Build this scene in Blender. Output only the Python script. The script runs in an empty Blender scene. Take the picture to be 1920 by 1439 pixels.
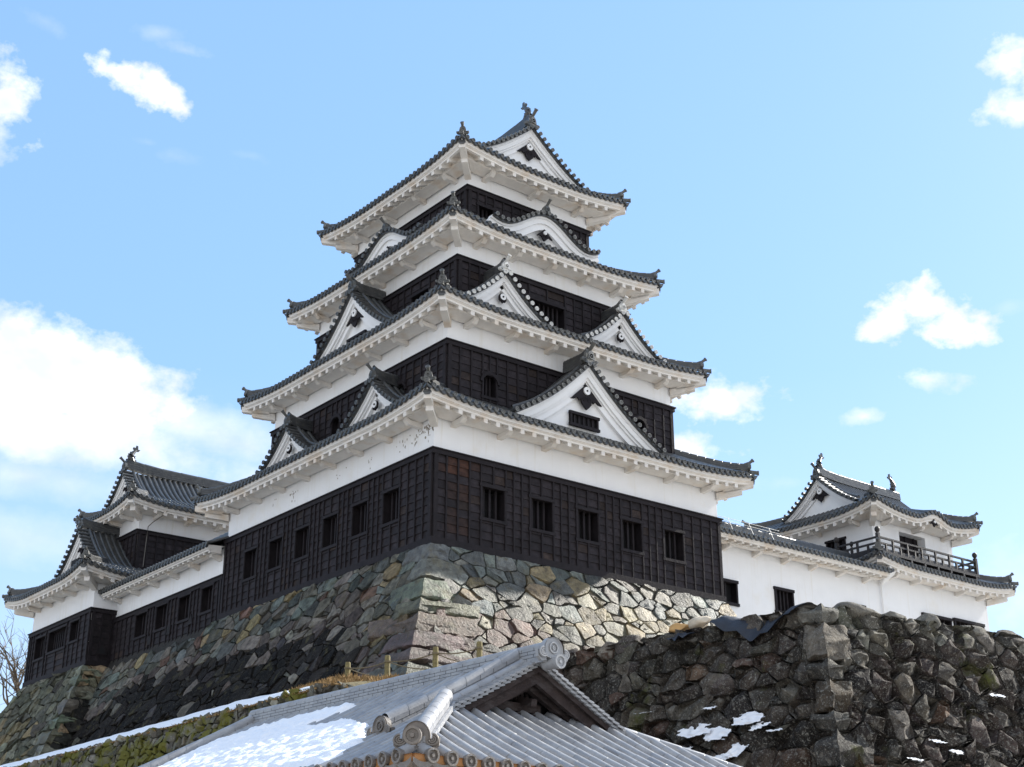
import bpy, bmesh, math, random
from mathutils import Vector, Matrix, noise as mn
R = random.Random(7)
S = bpy.context.scene
COL = S.collection
rad = math.radians

# ------------------------------------------------------------------ camera, sky, sun, exposure
cam = bpy.data.cameras.new('camera'); co = bpy.data.objects.new('camera', cam); COL.objects.link(co)
CAMP = Vector((-27.145, -38.734, -16.451)); YAW = rad(38.307); PITCH = rad(21.782); FPX = 2700.9
cam.sensor_width = 36; cam.lens = FPX/1920*36; cam.clip_end = 6000; cam.clip_start = .5
co.location = CAMP; co.rotation_euler = (math.pi/2+PITCH, rad(0.0375)*0, -YAW)
S.camera = co
SUN = Vector((1.0, -0.045, 0.62)).normalized()
sl = bpy.data.lights.new('sun', 'SUN'); sl.energy = 5.0; sl.angle = rad(.55); sl.color = (1, .95, .86)
so = bpy.data.objects.new('sun', sl); COL.objects.link(so); so.rotation_euler = SUN.to_track_quat('Z', 'Y').to_euler()
S.view_settings.view_transform = 'Standard'; S.view_settings.look = 'None'
S.view_settings.gamma = 1; S.view_settings.exposure = 1.02
S.cycles.max_bounces = 6; S.cycles.diffuse_bounces = 4

def px_dir(u, v):
    F = Vector((math.sin(YAW)*math.cos(PITCH), math.cos(YAW)*math.cos(PITCH), math.sin(PITCH)))
    Rt = Vector((math.cos(YAW), -math.sin(YAW), 0)); U = Rt.cross(F)
    return (F+Rt*(u-960)/FPX-U*(v-719.5)/FPX).normalized()
w = bpy.data.worlds.new('World'); S.world = w; w.use_nodes = True
nt = w.node_tree; N = nt.nodes; LK = nt.links; N.clear()
def nd(t, **k):
    n = N.new(t)
    for a, b in k.items(): setattr(n, a, b)
    return n
def mth(op, a, b=None, c=None, clamp=False):
    n = nd('ShaderNodeMath', operation=op, use_clamp=clamp)
    for i, x in enumerate((a, b, c)):
        if x is None: continue
        if isinstance(x, (int, float)): n.inputs[i].default_value = x
        else: LK.new(x, n.inputs[i])
    return n.outputs[0]
out = nd('ShaderNodeOutputWorld'); bg = nd('ShaderNodeBackground')
sky = nd('ShaderNodeTexSky'); sky.sky_type = 'NISHITA'; sky.sun_disc = False
sky.sun_elevation = math.asin(SUN.z); sky.sun_rotation = math.atan2(SUN.x, SUN.y)
sky.altitude = 100; sky.air_density = 1.0; sky.dust_density = 0.6; sky.ozone_density = 2.2
geo = nd('ShaderNodeNewGeometry'); tc = nd('ShaderNodeTexCoord')
sep = nd('ShaderNodeSeparateXYZ'); LK.new(tc.outputs['Generated'], sep.inputs[0])
az = mth('ARCTAN2', sep.outputs[0], sep.outputs[1]); el = mth('ARCSINE', sep.outputs[2])
cmb = nd('ShaderNodeCombineXYZ'); LK.new(az, cmb.inputs[0]); LK.new(mth('MULTIPLY', el, 1.35), cmb.inputs[1])
nz = nd('ShaderNodeTexNoise'); nz.inputs['Scale'].default_value = 30; nz.inputs['Detail'].default_value = 9; nz.inputs['Roughness'].default_value = .6
LK.new(cmb.outputs[0], nz.inputs['Vector'])
nzs = mth('MULTIPLY', mth('SUBTRACT', nz.outputs[0], .5), 4.2)
# one entry per cloud: pixel centre, half width, half height, tilt, density, softness
CLOUDS = [(235,145,66,34,.25,1,1.1),(290,168,70,40,.25,1,1.1),(330,195,40,28,.2,1,1.1),(350,95,46,15,.1,.40,.7),(300,62,52,14,-.15,.28,.6),(85,42,42,18,.5,.22,.6),
 (0,185,70,80,0,.95,1.0),(0,255,36,44,0,.8,1.0),(70,700,345,108,.30,1,1.3),(90,800,400,95,.14,.95,.6),(-40,630,240,70,.1,1,.7),(360,800,220,62,.3,.85,.45),(40,890,330,50,.05,.6,.35),(480,900,120,45,.1,.6,.6),
 (1895,120,62,52,.1,.95,1.0),(1905,200,60,50,.1,.9,1.0),(1665,603,84,40,-.1,1,1.2),(1725,572,74,46,0,1,1.2),(1800,612,72,40,.2,1,1.2),
 (1750,712,56,22,.25,.8,1),(1622,782,46,17,0,.75,.9),(1330,752,80,50,0,1,1),(1405,738,62,30,.1,.9,1),(1295,845,70,40,.1,.95,.9),(1480,905,60,20,0,.3,.6),
 (330,295,46,16,.1,.18,.6),(470,292,34,12,.1,.14,.6),(278,268,26,9,0,.18,.6),(40,1010,260,60,.05,.35,.5),(1890,1090,160,70,0,.6,.5),(1890,575,40,16,0,.25,.6)]
acc = None
for (u, v, ru, rv, tl, den, soft) in CLOUDS:
    amp = .30 if ru > 200 else .8
    d = px_dir(u, v); a0 = math.atan2(d.x, d.y); e0 = math.asin(d.z); k = math.cos(e0)
    ra = ru/FPX*math.cos(math.atan((u-960)/FPX))/k; re = rv/FPX
    da = mth('DIVIDE', mth('SUBTRACT', az, a0), ra); de = mth('DIVIDE', mth('SUBTRACT', el, e0), re)
    de = mth('ADD', de, mth('MULTIPLY', da, tl*ru/rv*.5))
    dd = mth('SQRT', mth('ADD', mth('MULTIPLY', da, da), mth('MULTIPLY', de, de)))
    m = mth('MULTIPLY', mth('ADD', mth('SUBTRACT', 1.0, dd), mth('MULTIPLY', nzs, amp)), soft*(2.2 if ru > 200 else 1.35 if den > .8 else 1), clamp=False)
    m = mth('MULTIPLY', mth('MAXIMUM', mth('MINIMUM', m, 1.0), 0.0), den)
    acc = m if acc is None else mth('MAXIMUM', acc, m)
# added unseen bright clouds behind and beside the camera, to lift the shaded walls
nb = nd('ShaderNodeTexNoise'); nb.inputs['Scale'].default_value = 3.2; nb.inputs['Detail'].default_value = 8
LK.new(tc.outputs['Generated'], nb.inputs['Vector'])
back = mth('ADD', mth('MULTIPLY', sep.outputs[0], -math.sin(YAW)), mth('MULTIPLY', sep.outputs[1], -math.cos(YAW)))
bm_ = mth('MULTIPLY', mth('MAXIMUM', mth('ADD', mth('MULTIPLY', back, 1.6), .25), 0.0, clamp=True), mth('MULTIPLY', mth('SUBTRACT', nb.outputs[0], .30), 6, clamp=True))
acc = mth('MAXIMUM', acc, bm_)
sc_ = nd('ShaderNodeVectorMath', operation='SCALE'); sc_.inputs['Scale'].default_value = .15; LK.new(sky.outputs[0], sc_.inputs[0])
skt = nd('ShaderNodeMix', data_type='RGBA', blend_type='MULTIPLY'); skt.inputs[0].default_value = 1
LK.new(sc_.outputs[0], skt.inputs[6]); skt.inputs[7].default_value = (.92, .90, .96, 1)
mx = nd('ShaderNodeMix', data_type='RGBA'); LK.new(acc, mx.inputs[0])
sm_ = nd('ShaderNodeMix', data_type='RGBA'); sm_.inputs[0].default_value = .62; LK.new(skt.outputs[2], sm_.inputs[6]); sm_.inputs[7].default_value = (.178, .335, .56, 1)
hz = mth('MULTIPLY', mth('MAXIMUM', mth('SUBTRACT', 1.0, mth('DIVIDE', el, .38)), 0.0), .60, clamp=True)
hm = nd('ShaderNodeMix', data_type='RGBA'); LK.new(hz, hm.inputs[0]); LK.new(sm_.outputs[2], hm.inputs[6]); hm.inputs[7].default_value = (.44, .51, .58, 1)
LK.new(hm.outputs[2], mx.inputs[6])
n2 = nd('ShaderNodeTexNoise'); n2.inputs['Scale'].default_value = 21; n2.inputs['Detail'].default_value = 7; LK.new(cmb.outputs[0], n2.inputs['Vector'])
cc = nd('ShaderNodeMix', data_type='RGBA'); LK.new(mth('MULTIPLY', mth('SUBTRACT', n2.outputs[0], .36), 3.5, clamp=True), cc.inputs[0]); cc.inputs[6].default_value = (.47, .50, .55, 1); cc.inputs[7].default_value = (.64, .655, .68, 1)
LK.new(cc.outputs[2], mx.inputs[7]); mx.inputs[7].default_value = (.66, .68, .71, 1)
LK.new(mx.outputs[2], bg.inputs[0]); bg.inputs[1].default_value = 1; LK.new(bg.outputs[0], out.inputs[0])

# ------------------------------------------------------------------ materials
def mat(name, col, rough=.7, nscale=6, var=.25, bump=.15, bscale=None, attr=False, bdist=.05, spots=None, moss=None, spec=.5, coords='Object', streak=None):
    m = bpy.data.materials.new(name); m.use_nodes = True
    n = m.node_tree.nodes; l = m.node_tree.links; b = n['Principled BSDF']
    b.inputs['Roughness'].default_value = rough; b.inputs['Specular IOR Level'].default_value = spec
    t = n.new('ShaderNodeTexCoord'); src = t.outputs[coords]
    def noise(s, d=6, r=.6, v=None):
        q = n.new('ShaderNodeTexNoise'); q.inputs['Scale'].default_value = s; q.inputs['Detail'].default_value = d; q.inputs['Roughness'].default_value = r
        l.new(v or src, q.inputs['Vector']); return q.outputs[0]
    def ramp(x, a, c):
        q = n.new('ShaderNodeMapRange'); l.new(x, q.inputs[0]); q.inputs[1].default_value = a; q.inputs[2].default_value = c; return q.outputs[0]
    def mix(f, a, c, mode='MIX'):
        q = n.new('ShaderNodeMix'); q.data_type = 'RGBA'; q.blend_type = mode
        for i, x in ((0, f), (6, a), (7, c)):
            if isinstance(x, (int, float)): q.inputs[i].default_value = x
            elif isinstance(x, tuple): q.inputs[i].default_value = (*x, 1)
            else: l.new(x, q.inputs[i])
        return q.outputs[2]
    if attr:
        a = n.new('ShaderNodeAttribute'); a.attribute_name = 'col'; base = a.outputs['Color']
    else: base = tuple(col)
    f = ramp(noise(nscale), .3, .7)
    c1 = mix(1.0, base, (1+var, 1+var, 1+var*.9), 'MULTIPLY'); c0 = mix(1.0, base, (1-var, 1-var, 1-var*.95), 'MULTIPLY')
    c = mix(f, c0, c1)
    if streak:
        mp = n.new('ShaderNodeMapping'); mp.inputs['Scale'].default_value = streak[0]; l.new(src, mp.inputs[0])
        c = mix(ramp(noise(1.0, 5, .6, mp.outputs[0]), streak[2], streak[3]), c, streak[1])
    if spots:
        for (s, lo, hi, sc_, amt) in spots:
            q = ramp(noise(s, 4, .55), lo, hi)
            q2 = n.new('ShaderNodeMath'); q2.operation = 'MULTIPLY'; l.new(q, q2.inputs[0]); q2.inputs[1].default_value = amt
            c = mix(q2.outputs[0], c, sc_)
    if moss:
        s, lo, hi, mc = moss
        c = mix(ramp(noise(s, 5, .6), lo, hi), c, mc)
    l.new(c, b.inputs['Base Color'])
    if bump:
        bp = n.new('ShaderNodeBump'); bp.inputs['Strength'].default_value = bump; bp.inputs['Distance'].default_value = bdist
        l.new(noise(bscale or nscale*3, 8, .65), bp.inputs['Height']); l.new(bp.outputs[0], b.inputs['Normal'])
    return m
M = {}
M['plaster'] = mat('white_plaster', (.82, .825, .84), .85, 1.3, .025, .06, 14, spots=[(38, .72, .77, (.32, .26, .21), .4), (.9, .58, .85, (.72, .67, .59), .5)], streak=((5, 5, .35), (.73, .71, .67), .55, .85))
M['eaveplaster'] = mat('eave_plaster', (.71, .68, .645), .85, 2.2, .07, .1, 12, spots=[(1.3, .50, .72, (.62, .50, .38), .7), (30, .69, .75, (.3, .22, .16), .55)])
M['gableplaster'] = mat('gable_plaster', (.81, .81, .815), .8, 1.5, .03, .05, 12, spots=[(9, .68, .8, (.6, .57, .52), .5)])
M['board'] = mat('dark_boards', (.02, .016, .018), .75, 5, .45, .25, 10, attr=True, streak=((3, 3, 45), (.014, .010, .010), .5, .75), spec=.22)
M['trim'] = mat('dark_trim', (.0155, .0125, .0150), .75, 4, .3, .2, 12, spec=.22)
M['void'] = mat('dark_interior', (.006, .006, .008), .9, 4, .1, 0)
M['tile'] = mat('castle_roof_tile', (.045, .047, .05), .34, 3, .4, .2, 9, spots=[(5, .52, .75, (.10, .10, .085), .6), (14, .62, .75, (.15, .15, .135), .5)], spec=.6)
M['disc'] = mat('round_end_tile', (.10, .102, .10), .36, 8, .3, .2, 20, spots=[(4, .5, .7, (.055, .055, .045), .7)])
M['discsunlit'] = mat('sunlit_end_tile', (.52, .52, .51), .5, 8, .25, .15, 20)  # pale base colour stands in for sun glint on the end tiles
M['gatetile'] = mat('gate_roof_tile', (.27, .275, .29), .42, 3.2, .24, .12, 30, spots=[(3, .56, .72, (.19, .195, .215), .7), (45, .64, .74, (.12, .13, .16), .55), (9, .66, .72, (.42, .42, .44), .5)], spec=.6)
M['gatedisc'] = mat('gate_end_tile', (.16, .14, .125), .5, 10, .2, .2, 30)
M['snow'] = mat('snow', (.84, .86, .90), .55, 6, .03, .5, 14)
M['stone'] = mat('wall_stone', (.2, .2, .2), .58, 4.5, .42, 1.0, 9, attr=True, bdist=.11, spec=.30, streak=((2, 2, 9), (.10, .095, .085), .60, .85), spots=[(20, .62, .72, (.36, .36, .32), .4), (3.2, .52, .70, (.045, .041, .035), .75), (2.1, .56, .74, (.15, .125, .06), .55), (.45, .52, .68, (.05, .045, .038), .6)])
M['stoneshade'] = mat('shaded_wall_stone', (.2, .2, .2), .92, 4.5, .45, 1.0, 9, attr=True, bdist=.11, spec=.12, streak=((2, 2, 9), (.085, .08, .07), .60, .85), spots=[(20, .62, .72, (.30, .30, .27), .4), (3.2, .54, .72, (.03, .027, .024), .75), (2.1, .58, .74, (.12, .11, .055), .5)])  # shade put into the colour: darker, duller stone for faces away from the sun
M['rough'] = mat('rough_dark_stone', (.1, .1, .1), .95, 3.4, .5, 1.0, 8, attr=True, bdist=.10, spec=.25, spots=[(13, .57, .68, (.27, .265, .235), .7), (30, .60, .70, (.36, .36, .33), .6), (4.5, .58, .70, (.17, .16, .14), .75), (11, .6, .7, (.02, .018, .016), .7)], moss=(.55, .62, .72, (.07, .075, .018)))
M['mossy'] = mat('mossy_stone', (.14, .13, .10), .95, 3, .4, 1.0, 6, attr=True, spots=[(14, .6, .7, (.38, .38, .33), .6)], moss=(1.1, .46, .55, (.105, .10, .012)))
M['flaked'] = mat('bare_undercoat', (.27, .23, .19), .9, 20, .3, .2)
M['chink'] = mat('chink_fill', (.05, .045, .04), .95, 9, .6, 1.0, 12, spots=[(7, .55, .65, (.13, .12, .10), .7)])
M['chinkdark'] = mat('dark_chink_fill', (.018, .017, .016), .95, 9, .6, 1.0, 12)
M['oldwood'] = mat('weathered_wood', (.034, .025, .024), .85, 5, .35, .4, 20, streak=((4, 4, 12), (.075, .065, .064), .5, .75), spec=.2)
M['orangewood'] = mat('orange_wood', (.36, .17, .06), .6, 4, .2, .2, 20)
M['postwood'] = mat('post_wood', (.17, .14, .06), .85, 14, .35, .4, 30)
M['rope'] = mat('rope_fibre', (.16, .13, .08), .95, 30, .3, .3)
M['metal'] = mat('pale_metal', (.62, .62, .6), .35, 4, .05, 0)
M['cable'] = mat('grey_cable', (.12, .11, .10), .6, 4, .1, 0)
M['tarp'] = mat('blue_tarp', (.013, .018, .030), .62, 5, .3, .4, 10)
M['sack'] = mat('tan_cloth', (.5, .30, .12), .8, 6, .2, .3)
M['sackpale'] = mat('pale_cloth', (.55, .47, .36), .8, 6, .15, .3)
M['bark'] = mat('bare_bark', (.11, .085, .06), .9, 10, .4, .6, 20)
M['ground'] = mat('dry_ground', (.31, .285, .24), .95, .35, .35, .4, 3, spots=[(.12, .5, .6, (.62, .62, .63), .8)])
M['bank'] = mat('grassy_bank', (.14, .115, .06), .95, 3, .4, 1.0, 12)
M['grass'] = mat('brown_grass', (.33, .21, .09), .95, 8, .4, 1.0, 30)
M['railwood'] = mat('balcony_wood', (.017, .013, .0125), .6, 6, .3, .2, 16)

# ------------------------------------------------------------------ mesh helpers
V3 = Vector; ZU = Vector((0, 0, 1))
class MB:
    def __init__(s): s.v = []; s.f = []; s.c = []; s.cur = (0.1, .1, .1)
    def add(s, vs, fs):
        b = len(s.v); s.v.extend([tuple(x) for x in vs]); s.c.extend([s.cur]*len(vs)); s.f.extend([tuple(b+i for i in f) for f in fs]); return b
    def hexa(s, a, b):  # two quads (4 pts each) bottom/top
        s.add(list(a)+list(b), [(3, 2, 1, 0), (4, 5, 6, 7), (0, 1, 5, 4), (1, 2, 6, 5), (2, 3, 7, 6), (3, 0, 4, 7)])
    def box(s, c, hx, hy, hz):
        a = [c-hx-hy-hz, c+hx-hy-hz, c+hx+hy-hz, c-hx+hy-hz]; s.hexa(a, [p+hz*2 for p in a])
    def bar(s, p, q, wd, ht, up=ZU):
        d = (q-p).normalized(); r = d.cross(up).normalized(); u = r.cross(d)
        a = [p-r*wd/2-u*ht/2, p+r*wd/2-u*ht/2, p+r*wd/2+u*ht/2, p-r*wd/2+u*ht/2]; s.hexa(a, [x+(q-p) for x in a])
    def grid(s, fn, nu, nv):
        vs = [fn(i/nu, j/nv) for j in range(nv+1) for i in range(nu+1)]
        s.add(vs, [(j*(nu+1)+i, j*(nu+1)+i+1, (j+1)*(nu+1)+i+1, (j+1)*(nu+1)+i) for j in range(nv) for i in range(nu)])
    def loft(s, rings, closed=True, cap=True):
        n = len(rings[0]); vs = [p for r in rings for p in r]; fs = []
        for j in range(len(rings)-1):
            for i in range(n if closed else n-1):
                k = (i+1) % n; fs.append((j*n+i, j*n+k, (j+1)*n+k, (j+1)*n+i))
        if cap and closed:
            fs.append(tuple(reversed(range(n)))); fs.append(tuple((len(rings)-1)*n+i for i in range(n)))
        s.add(vs, fs)
    def tube(s, path, r, n=8, up=ZU):
        rings = []
        for i, p in enumerate(path):
            d = (path[min(i+1, len(path)-1)]-path[max(i-1, 0)]).normalized()
            a = d.cross(up if abs(d.dot(up)) < .98 else V3((1, 0, 0))).normalized(); b = a.cross(d)
            rr = r[i] if isinstance(r, (list, tuple)) else r
            rings.append([p+a*rr*math.cos(2*math.pi*k/n)+b*rr*math.sin(2*math.pi*k/n) for k in range(n)])
        s.loft(rings)
    def barrel(s, path, side, r, n=6, joint=0, ends=True):
        """half-round roof tile row laid along path; joint>0 steps the radius at every tile"""
        rings = []
        for i, p in enumerate(path):
            d = (path[min(i+1, len(path)-1)]-path[max(i-1, 0)]).normalized()
            nn = side.cross(d).normalized()
            if nn.z < 0: nn = -nn
            if joint < 0 and 0 < i < len(path)-1: rs = [(r*1.01, -.006), (r*.94, -.003), (r*.94, .003), (r*.99, .006)]
            else: rs = [(r, 0)] if not joint or i in (0, len(path)-1) else [(r*(1-joint), 0), (r*(1+joint), .008)]
            for rr, of_ in rs:
                q = p+d*of_+(side*R.uniform(-.004, .004)+nn*R.uniform(-.003, .003) if joint < 0 else V3((0, 0, 0)))
                if joint < 0: rings.append([q+nn*.035+side*rr*math.cos(-.5+(math.pi+1.0)*k/n)+nn*rr*math.sin(-.5+(math.pi+1.0)*k/n) for k in range(n+1)])
                else: rings.append([q+side*rr*math.cos(math.pi*k/n)+nn*rr*(math.sin(math.pi*k/n)*1.0) for k in range(n+1)])
        s.loft(rings, closed=False)
    def plate(s, pts, d):  # polygon extruded by vector d
        n = len(pts); s.add(list(pts)+[p+d for p in pts], [tuple(range(n)), tuple(reversed(range(n, 2*n)))]+[(i, (i+1) % n+0, (i+1) % n+n, i+n) for i in range(n)])
    def disc(s, c, a, b, nrm, r, t=.05, n=10):
        """round end tile: rim, sunk field, boss; a,b span the face, nrm faces out"""
        def ring(rr, h): return [c+a*rr*math.cos(2*math.pi*k/n)+b*rr*math.sin(2*math.pi*k/n)+nrm*h for k in range(n)]
        rs = [ring(r, -t), ring(r, 0), ring(r*.72, 0), ring(r*.66, -t*.4), ring(r*.3, -t*.4), ring(r*.24, 0), ring(.001, 0)]
        s.loft(rs, cap=False)
def obj(name, mb, m, parent=None, smooth=False, loc=None, attr=False):
    me = bpy.data.meshes.new(name); me.from_pydata(mb.v, [], mb.f)
    if attr:
        ca = me.color_attributes.new('col', 'FLOAT_COLOR', 'POINT')
        ca.data.foreach_set('color', [x for c in mb.c for x in (c[0], c[1], c[2], 1)])
    me.materials.append(M[m] if isinstance(m, str) else m)
    if smooth:
        me.polygons.foreach_set('use_smooth', [True]*len(me.polygons))
        me.set_sharp_from_angle(angle=rad(42))
    o = bpy.data.objects.new(name, me); COL.objects.link(o)
    if parent: o.parent = parent
    return o
def obj2(name, a, ma, b, mb_, parent):
    na = len(a.f); a.add(b.v, b.f); o = obj(name, a, ma, parent, smooth=True); o.data.materials.append(M[mb_])
    for i in range(na, len(o.data.polygons)): o.data.polygons[i].material_index = 1
    return o
def tag(o, label, cat, group=None):
    o['label'] = label; o['category'] = cat
    if group: o['group'] = group
    return o
def thing(name, label, cat, group=None):
    o = bpy.data.objects.new(name, None); COL.objects.link(o); o.empty_display_size = .2
    return tag(o, label, cat, group)
def node(name, parent):
    o = bpy.data.objects.new(name, None); COL.objects.link(o); o.parent = parent; return o
class Fr:
    """wall frame: s along the wall, d outwards, z up"""
    def __init__(s, o, a, n): s.o = V3(o); s.a = V3(a); s.n = V3(n)
    def __call__(s, u, d, z): return s.o+s.a*u+s.n*d+ZU*z
def frames(x0, x1, y0, y1):
    return [(Fr((x0, y0, 0), (1, 0, 0), (0, -1, 0)), x1-x0), (Fr((x1, y0, 0), (0, 1, 0), (1, 0, 0)), y1-y0),
            (Fr((x1, y1, 0), (-1, 0, 0), (0, 1, 0)), x1-x0), (Fr((x0, y1, 0), (0, -1, 0), (-1, 0, 0)), y1-y0)]

# ------------------------------------------------------------------ building parts
def panel(mb, fr, L, z0, z1, holes, d=0, s0=0):
    ss = sorted({s0, L, *[h[0] for h in holes], *[h[1] for h in holes]}); zs = sorted({z0, z1, *[h[2] for h in holes], *[h[3] for h in holes]})
    for a, b in zip(ss, ss[1:]):
        for c, e in zip(zs, zs[1:]):
            if any(h[0]-1e-6 <= a and b <= h[1]+1e-6 and h[2]-1e-6 <= c and e <= h[3]+1e-6 for h in holes): continue
            mb.add([fr(a, d, c), fr(b, d, c), fr(b, d, e), fr(a, d, e)], [(0, 1, 2, 3)])
def window(par, fr, h, bars, d0=.05, depth=.5, fw=.08, fout=.05, name='window', arch=False):
    a, b, c, e = h
    r = MB()
    q = [(a, c), (b, c), (b, e), (a, e)]
    for i in range(4):
        p, t = q[i], q[(i+1) % 4]
        r.add([fr(p[0], d0, p[1]), fr(t[0], d0, t[1]), fr(t[0], -depth, t[1]), fr(p[0], -depth, p[1])], [(0, 1, 2, 3)])
    w_ = obj(name, r, 'trim', par)
    bk = MB(); bk.add([fr(x, -depth+.01, z) for x, z in q], [(0, 1, 2, 3)]); obj('dark_opening', bk, 'void', w_)
    fm = MB(); wd = b-a; ht = e-c
    for (x, z, hx, hz) in (((a+b)/2, c-fw*.3, wd/2+.07, fw*.7), ((a+b)/2, e+fw*.3, wd/2+.07, fw*.7)):
        fm.box(fr(x, d0+fout/2, z), fr.a*hx, fr.n*(fout/2+.025), ZU*hz)
    for x in (a+.02, b-.02): fm.box(fr(x, d0+fout/2, (c+e)/2), fr.a*(fw*.5), fr.n*(fout/2), ZU*(ht/2))
    obj('window_frame', fm, 'trim', w_)
    if arch:
        am = MB(); n = 14; cx = (a+b)/2; ro = wd/2
        def pt(k, rr, hh):
            t = math.pi*k/n; return (cx+rr*math.cos(t), e-ro*.95+hh*math.sin(t))
        for k in range(n):   # spandrel fill and arched moulding
            t0, t1 = pt(k, ro, ro*.95), pt(k+1, ro, ro*.95)
            am.add([fr(t0[0], d0-.02, t0[1]), fr(t1[0], d0-.02, t1[1]), fr(t1[0], d0-.02, e), fr(t0[0], d0-.02, e)], [(0, 1, 2, 3)])
            o0, o1 = pt(k, ro+.12, ro*.95+.14), pt(k+1, ro+.12, ro*.95+.14)
            am.hexa([fr(t0[0], d0, t0[1]), fr(o0[0], d0, o0[1]), fr(o1[0], d0, o1[1]), fr(t1[0], d0, t1[1])],
                    [fr(t0[0], d0+.1, t0[1]), fr(o0[0], d0+.1, o0[1]), fr(o1[0], d0+.1, o1[1]), fr(t1[0], d0+.1, t1[1])])
        obj('window_arch', am, 'trim', w_)
    for i in range(bars):
        bm = MB(); x = a+wd*(i+1)/(bars+1)
        bm.box(fr(x, d0-(d0+depth)*.42, (c+e)/2), fr.a*.045, fr.n*min(.05, (d0+depth)*.3), ZU*(ht/2)); obj('window_bar', bm, 'trim', w_)
    return w_
BC = (.0195, .0160, .0190)
def cladding(par, fr, L, z0, z1, holes, bays, th=.05, brown=None, lap=.31, skipb=()):
    """lapped boards with vertical battens; bays = batten positions"""
    mb = MB(); n = max(1, round((z1-z0-.35)/lap)); zb = z0+.2; dz = (z1-.18-zb)/n
    ss = sorted({0, L, *bays, *[h[0] for h in holes], *[h[1] for h in holes]})
    for j in range(n):
        c, e = zb+j*dz, zb+(j+1)*dz
        for a, b in zip(ss, ss[1:]):
            if b-a < 1e-4: continue
            segs = [(c, e)]
            for h in holes:
                if h[0]-1e-6 <= a and b <= h[1]+1e-6:
                    ns = []
                    for (p, q) in segs:
                        if q <= h[2] or p >= h[3]: ns.append((p, q)); continue
                        if p < h[2]: ns.append((p, h[2]))
                        if q > h[3]: ns.append((h[3], q))
                    segs = ns
            k = R.uniform(.75, 1.45); mb.cur = (BC[0]*k, BC[1]*k, BC[2]*k)
            if R.random() < .05: mb.cur = (.027*k, .019*k, .017*k)
            if brown:
                bb = brown((a+b)/2, (c+e)/2)
                if bb: mb.cur = bb
            for (p, q) in segs:
                dp = .042+.032*(e-p)/dz; dq = .042+.032*(e-q)/dz
                mb.add([fr(a, dp, p), fr(b, dp, p), fr(b, dq, q), fr(a, dq, q), fr(a, dq-.02, p), fr(b, dq-.02, p)], [(0, 1, 2, 3), (4, 5, 1, 0)])
    cl = obj('board_cladding', mb, 'board', par, attr=True)
    t = MB()
    for x in bays:
        zz = [(z0+.15, z1-.1)]
        for h in holes:
            if h[0]+.03 < x < h[1]-.03: zz = [(z0+.15, h[2]-.03), (h[3]+.03, z1-.1)]
        for a, b in zz: t.box(fr(x, .080, (a+b)/2), fr.a*.032, fr.n*.03, ZU*((b-a)/2))
    for x in (.05, L-.05): t.box(fr(x, .075, (z0+z1)/2), fr.a*.075, fr.n*.041, ZU*((z1-z0)/2-.10))
    e_ = .005 if abs(fr.n.y) > .5 else 0   # neighbouring sides sit a few mm apart where they cross at the corners
    t.box(fr(L/2, .07, z0+.11+e_), fr.a*(L/2+.118+e_), fr.n*.055, ZU*.12)
    t.box(fr(L/2, .07, z1-.11+e_), fr.a*(L/2+.122+e_), fr.n*.06, ZU*.085)
    t.box(fr(L/2, .07, z1-.015+e_), fr.a*(L/2+.167+e_), fr.n*.105, ZU*.022)
    obj('board_trim', t, 'trim', cl)
    return cl
def bays_for(L, wins, nb=3):
    out = set(); prev = 0
    for (a, b, c, e) in sorted(wins):
        k = max(nb, round((a-prev)/.5)) if a-prev > .8 else 1
        for i in range(1, k): out.add(round(prev+(a-prev)*i/k, 3))
        out |= {a, round((a+b)/2, 3), b}; prev = b
    k = max(1, round((L-prev)/.48))
    for i in range(1, k): out.add(round(prev+(L-prev)*i/k, 3))
    return sorted(x for x in out if .15 < x < L-.15)

def oni(mb, p, f, up, sz, torii=True, tl=.5):
    """ridge end ornament: lobed plate, roundel, scrolls and the projecting tube"""
    r = f.cross(up).normalized()
    O = [(-.46, 0), (-.60, .08), (-.64, .22), (-.54, .30), (-.47, .22), (-.36, .20), (-.33, .45), (-.27, .68), (-.14, .83), (0, .88), (.14, .83), (.27, .68), (.33, .45), (.36, .20), (.47, .22), (.54, .30), (.64, .22), (.60, .08), (.46, 0), (0, -.06)]
    mb.plate([p+r*x*sz+up*z*sz for x, z in O], f*sz*.22)
    q = p+f*sz*.24
    I = [(x*.72, .05+z*.82) for x, z in O[5:14]]
    mb.plate([q+r*x*sz+up*z*sz for x, z in I], f*sz*.06)
    mb.disc(q+f*sz*.10+up*sz*.42, r, up, f, sz*.19, sz*.1, 12)
    for sg in (-1, 1): mb.disc(q+f*sz*.02+up*sz*.13+r*sg*sz*.42, r, up, f, sz*.13, sz*.1, 8)
    if torii:
        t0 = p+up*sz*.72; pts = [t0-f*sz*.3, t0+f*sz*.2+up*sz*.12, t0+f*sz*.62+up*sz*(.12+tl)]
        mb.tube(pts, [sz*.12, sz*.11, sz*.13], 10)
        d = (pts[2]-pts[1]).normalized(); a = d.cross(r).normalized()
        mb.disc(pts[2]+d*.02, r, a, d, sz*.155, sz*.08, 10)
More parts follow.
